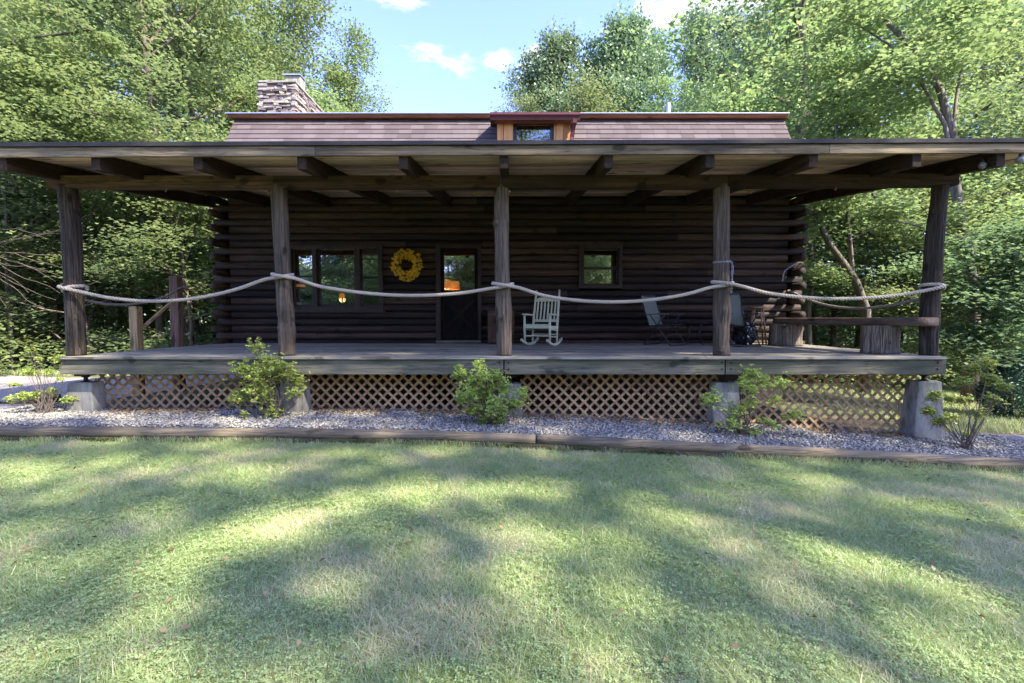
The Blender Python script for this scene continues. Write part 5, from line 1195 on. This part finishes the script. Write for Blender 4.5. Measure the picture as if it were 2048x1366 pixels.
for i in range(n + 1):
    t = i / n; c = A.lerp(Bq, t); w_ = .19 * (1 + .12 * mnoise.noise(Vector((t * 3, 1, 2))) - .12 * t)
    for (sx, sz) in ((-1, -.5), (-.3, -.5), (.3, -.5), (1, -.5), (1.06, -.1), (1, .42), (.8, .5), (0, .5), (-.8, .5), (-1, .42), (-1.06, -.1)):
        nv = .016 * mnoise.noise(Vector((t * 14, sx * 3, sz * 4))); vs.append(c + s_ * (w_ * sx + nv) + Vector((0, 0, bth * sz + nv * .5 * (1 if sz < .4 else .2))))
m = 11; b.add(vs, [(i * m + k, i * m + (k + 1) % m, (i + 1) * m + (k + 1) % m, (i + 1) * m + k) for i in range(n) for k in range(m)] + [tuple(range(m))[::-1], tuple(n * m + k for k in range(m))]); b.build('slab', M['bench'], o, True)

# ------------------------------------------------------------------ bulbs
M['bulb'] = glass()
def bulb(px, py, Y, lab, r=.03, hang=.1, socket='cream'):
    p = at(px, py, Y); o = thing('light_bulb', lab, 'bulb', p, 0); b = MB(); b.tube([p + Vector((0, 0, r * 3.1)), p + Vector((0, 0, r * 1.2))], r * .75, 10); b.build('socket', M[socket], o, True)
    b = MB(); b.lathe(p + Vector((0, 0, -r)), [(r * .02, 0), (r * .6, r * .2), (r * .98, r * .7), (r, r * 1.1), (r * .8, r * 1.7), (r * .45, r * 2.4)], 14); b.build('globe', M['sling'] if socket == 'black' else M['newwood'], o, True)
bulb(538, 386, 7.1, 'pale bare bulb under the roof beside the second post'); bulb(948, 386, 7.4, 'pale bare bulb under the roof left of the middle post'); bulb(1500, 384, 7.2, 'pale bare bulb under the roof right of the fourth post'); bulb(1019, 388, 7.5, 'pale bare bulb mostly hidden behind the middle post', .025)
o = thing('string_lights', 'black cable of round clear bulbs hanging at the right end of the eave', 'string lights', at(1990, 325, 6.0)); b = MB(); b.tube([at(1975, 318, 6), at(1995, 326, 5.95), at(2020, 320, 5.9), at(2060, 312, 5.85), at(2120, 318, 5.8)], .006, 6); b.build('cable', M['black'], o, True)
t_ = NT('bulb_glass'); M['clear'] = t_.done((.16, .17, .16), .08, .8)
for (px, py, Y) in ((1965, 331, 6.0), (2040, 320, 5.87)):
    p = at(px, py, Y); b = MB(); r = .045; b.lathe(p, [(.002, -r), (r * .7, -r * .7), (r, 0), (r * .8, r * .6), (r * .4, r)], 14); g = b.build('globe', M['clear'], o, True); b = MB(); b.tube([p + Vector((0, 0, r)), p + Vector((0.01, 0, r + .035))], .018, 8); b.build('socket', M['black'], g, True)
o = thing('string_lights', 'round clear bulb on a cable at the left end of the eave', 'string lights', at(5, 325, 6.0)); b = MB(); b.tube([at(25, 318, 6), at(5, 316, 6), at(-40, 322, 5.9)], .006, 6); b.build('cable', M['black'], o, True)
p = at(4, 332, 6.0); b = MB(); b.lathe(p, [(.002, -r), (r * .7, -r * .7), (r, 0), (r * .8, r * .6), (r * .4, r)], 14); g = b.build('globe', M['clear'], o, True); b = MB(); b.tube([p + Vector((0, 0, r)), p + Vector((0.01, 0, r + .035))], .018, 8); b.build('socket', M['black'], g, True)

# ------------------------------------------------------------------ shrubs
def azalea(name, label, bpx, Y, blobs, seed, dens=1.0, nst=3, mat='azalea', lf=.043):
    x = X(bpx, Y); g = Vector((x, Y, float(G(x, Y)))); o = thing(name, label, 'shrub', g); b = MB(); rg = np.random.default_rng(seed); C_ = []; A_ = []; T_ = []
    for (px, py, r) in blobs:
        q = at(px, py, Y + rg.normal() * .12); rw_ = r * 1.12 * Y / F
        for s in range(nst):
            e = q + Vector(rg.normal(size=3) * rw_ * .5); m1 = g + (e - g) * .45 + Vector(rg.normal(size=3) * .05) + Vector((0, 0, .04)); st = g + Vector((rg.normal() * .05, rg.normal() * .05, -.02))
            b.tube(catmull([st, m1, e], .12), np.linspace(.006, .0015, len(catmull([st, m1, e], .12))), 5, cap=False)
        nr = max(4, int(dens * 95 * (rw_ / .17) ** 2))
        for k in range(nr):
            d = rg.normal(size=3); d /= np.linalg.norm(d); c = np.array(q) + rg.normal(size=3) * rw_ * np.array([.5, .5, .42])
            ax_ = d * .5 + np.array([0, 0, .9]) + rg.normal(size=3) * .25; ax_ /= np.linalg.norm(ax_); u = np.cross(ax_, [1, .2, .1]); u /= np.linalg.norm(u); v_ = np.cross(ax_, u); tt = rg.random()
            b.tube([Vector(c), Vector(c - ax_ * .07 - d * .03)], .0018, 3, cap=False)
            for j in range(9):
                a = j * 2.4 + rg.random(); el = .25 + .5 * rg.random(); dd = (u * math.cos(a) + v_ * math.sin(a)) * math.cos(el) + ax_ * math.sin(el)
                L = lf * (.7 + .6 * rg.random()); C_.append(c + dd * L * .55 - np.array(g)); A_.append(dd); T_.append(np.clip(.25 + .45 * tt + .35 * rg.random() + (rg.random() < .03) * .4, 0, 1))
    b.build('stems', M['twig'], o, True); C_ = np.array(C_); obj_of(leaves_mesh('foliage', C_, lf, lf * .42, M[mat], T_, .7, seed, .12, np.array(A_)), 'foliage', o)
azalea('azalea', 'bright green azalea before the left lattice and second post', 556, 6.3, [(515, 697, 15), (538, 722, 16), (490, 738, 20), (548, 735, 22), (520, 752, 24), (575, 750, 20), (595, 765, 14), (485, 795, 20), (505, 780, 16), (528, 790, 20), (592, 785, 14), (545, 826, 17), (490, 830, 7), (470, 800, 10)], 1)
azalea('azalea', 'largest bright green azalea before the middle post and pier', 985, 6.12, [(960, 731, 12), (921, 745, 15), (935, 760, 14), (960, 757, 20), (988, 757, 18), (1012, 778, 15), (1045, 790, 12), (1050, 780, 8), (935, 788, 18), (960, 795, 20), (925, 800, 12), (985, 810, 20), (1012, 812, 22), (1035, 808, 12), (945, 820, 14), (975, 838, 18), (1000, 835, 14), (965, 850, 10), (1006, 856, 8), (980, 780, 14)], 2, 1.1)
azalea('azalea', 'spreading bright green azalea before the fourth pier', 1487, 6.1, [(1506, 752, 18), (1485, 765, 14), (1530, 765, 14), (1562, 768, 16), (1425, 800, 18), (1417, 806, 10), (1475, 822, 16), (1500, 810, 14), (1465, 840, 12), (1505, 780, 14), (1550, 803, 12), (1530, 842, 8), (1588, 830, 14), (1570, 838, 8), (1545, 850, 10), (1470, 852, 12), (1510, 866, 9), (1440, 850, 8)], 3, .95)
azalea('azalea', 'leggy sparse azalea at the right front corner of the bed', 1945, 6.1, [(1870, 792, 10), (1858, 822, 10), (1880, 845, 9), (1925, 765, 12), (1950, 740, 12), (1975, 728, 10), (1985, 760, 12), (1930, 800, 8), (1990, 800, 9), (1960, 830, 6), (1900, 800, 7), (1935, 870, 6), (1900, 835, 8), (2010, 775, 8)], 4, 3.0, 2)
azalea('azalea', 'nearly bare twiggy shrub at the left front corner of the bed', 85, 6.5, [(45, 795, 10), (70, 790, 8), (100, 785, 10), (62, 745, 8), (118, 718, 8), (60, 700, 7), (30, 770, 6), (95, 745, 5), (135, 800, 7), (20, 800, 6), (120, 760, 4), (80, 720, 4)], 5, 1.6, 3)
# evergreen at far right
for (px, Y, sc_, lab) in ((2030, 9.0, 1, 'dark bluish evergreen bush at the right edge behind the bed'), (2110, 10.5, 1.3, 'dark evergreen bush beyond the right frame edge')):
    x, y, z = gpt(px, Y); o = thing('evergreen_bush', lab, 'bush', (x, y, z)); rg = np.random.default_rng(px); n = 9000; d = rg.normal(size=(n, 3)); d /= np.linalg.norm(d, axis=1)[:, None]
    q = d * (.55 + .45 * rg.random((n, 1)) ** .5); hh = (q[:, 2] + 1) / 2; q[:, :2] *= (1.05 - .55 * hh)[:, None]; c = q * np.array([.62, .62, .68]) * sc_ + np.array([0, 0, .62 * sc_]); c += .10 * np.stack([np.sin(c[:, 2] * 9), np.cos(c[:, 2] * 7 + c[:, 0] * 5), np.sin(c[:, 0] * 11)], 1) * .6
    obj_of(leaves_mesh('foliage', c, .075, .02, M['yew'], rg.random(n), .6, 9, .1, d + np.array([0, 0, .4])), 'foliage', o); b = MB(); b.tube([(0, 0, -.05), (0, 0, .8 * sc_)], [.05, .02], 8); b.build('trunk', M['bark'], o, True, world=False)
    if Y > 10: break
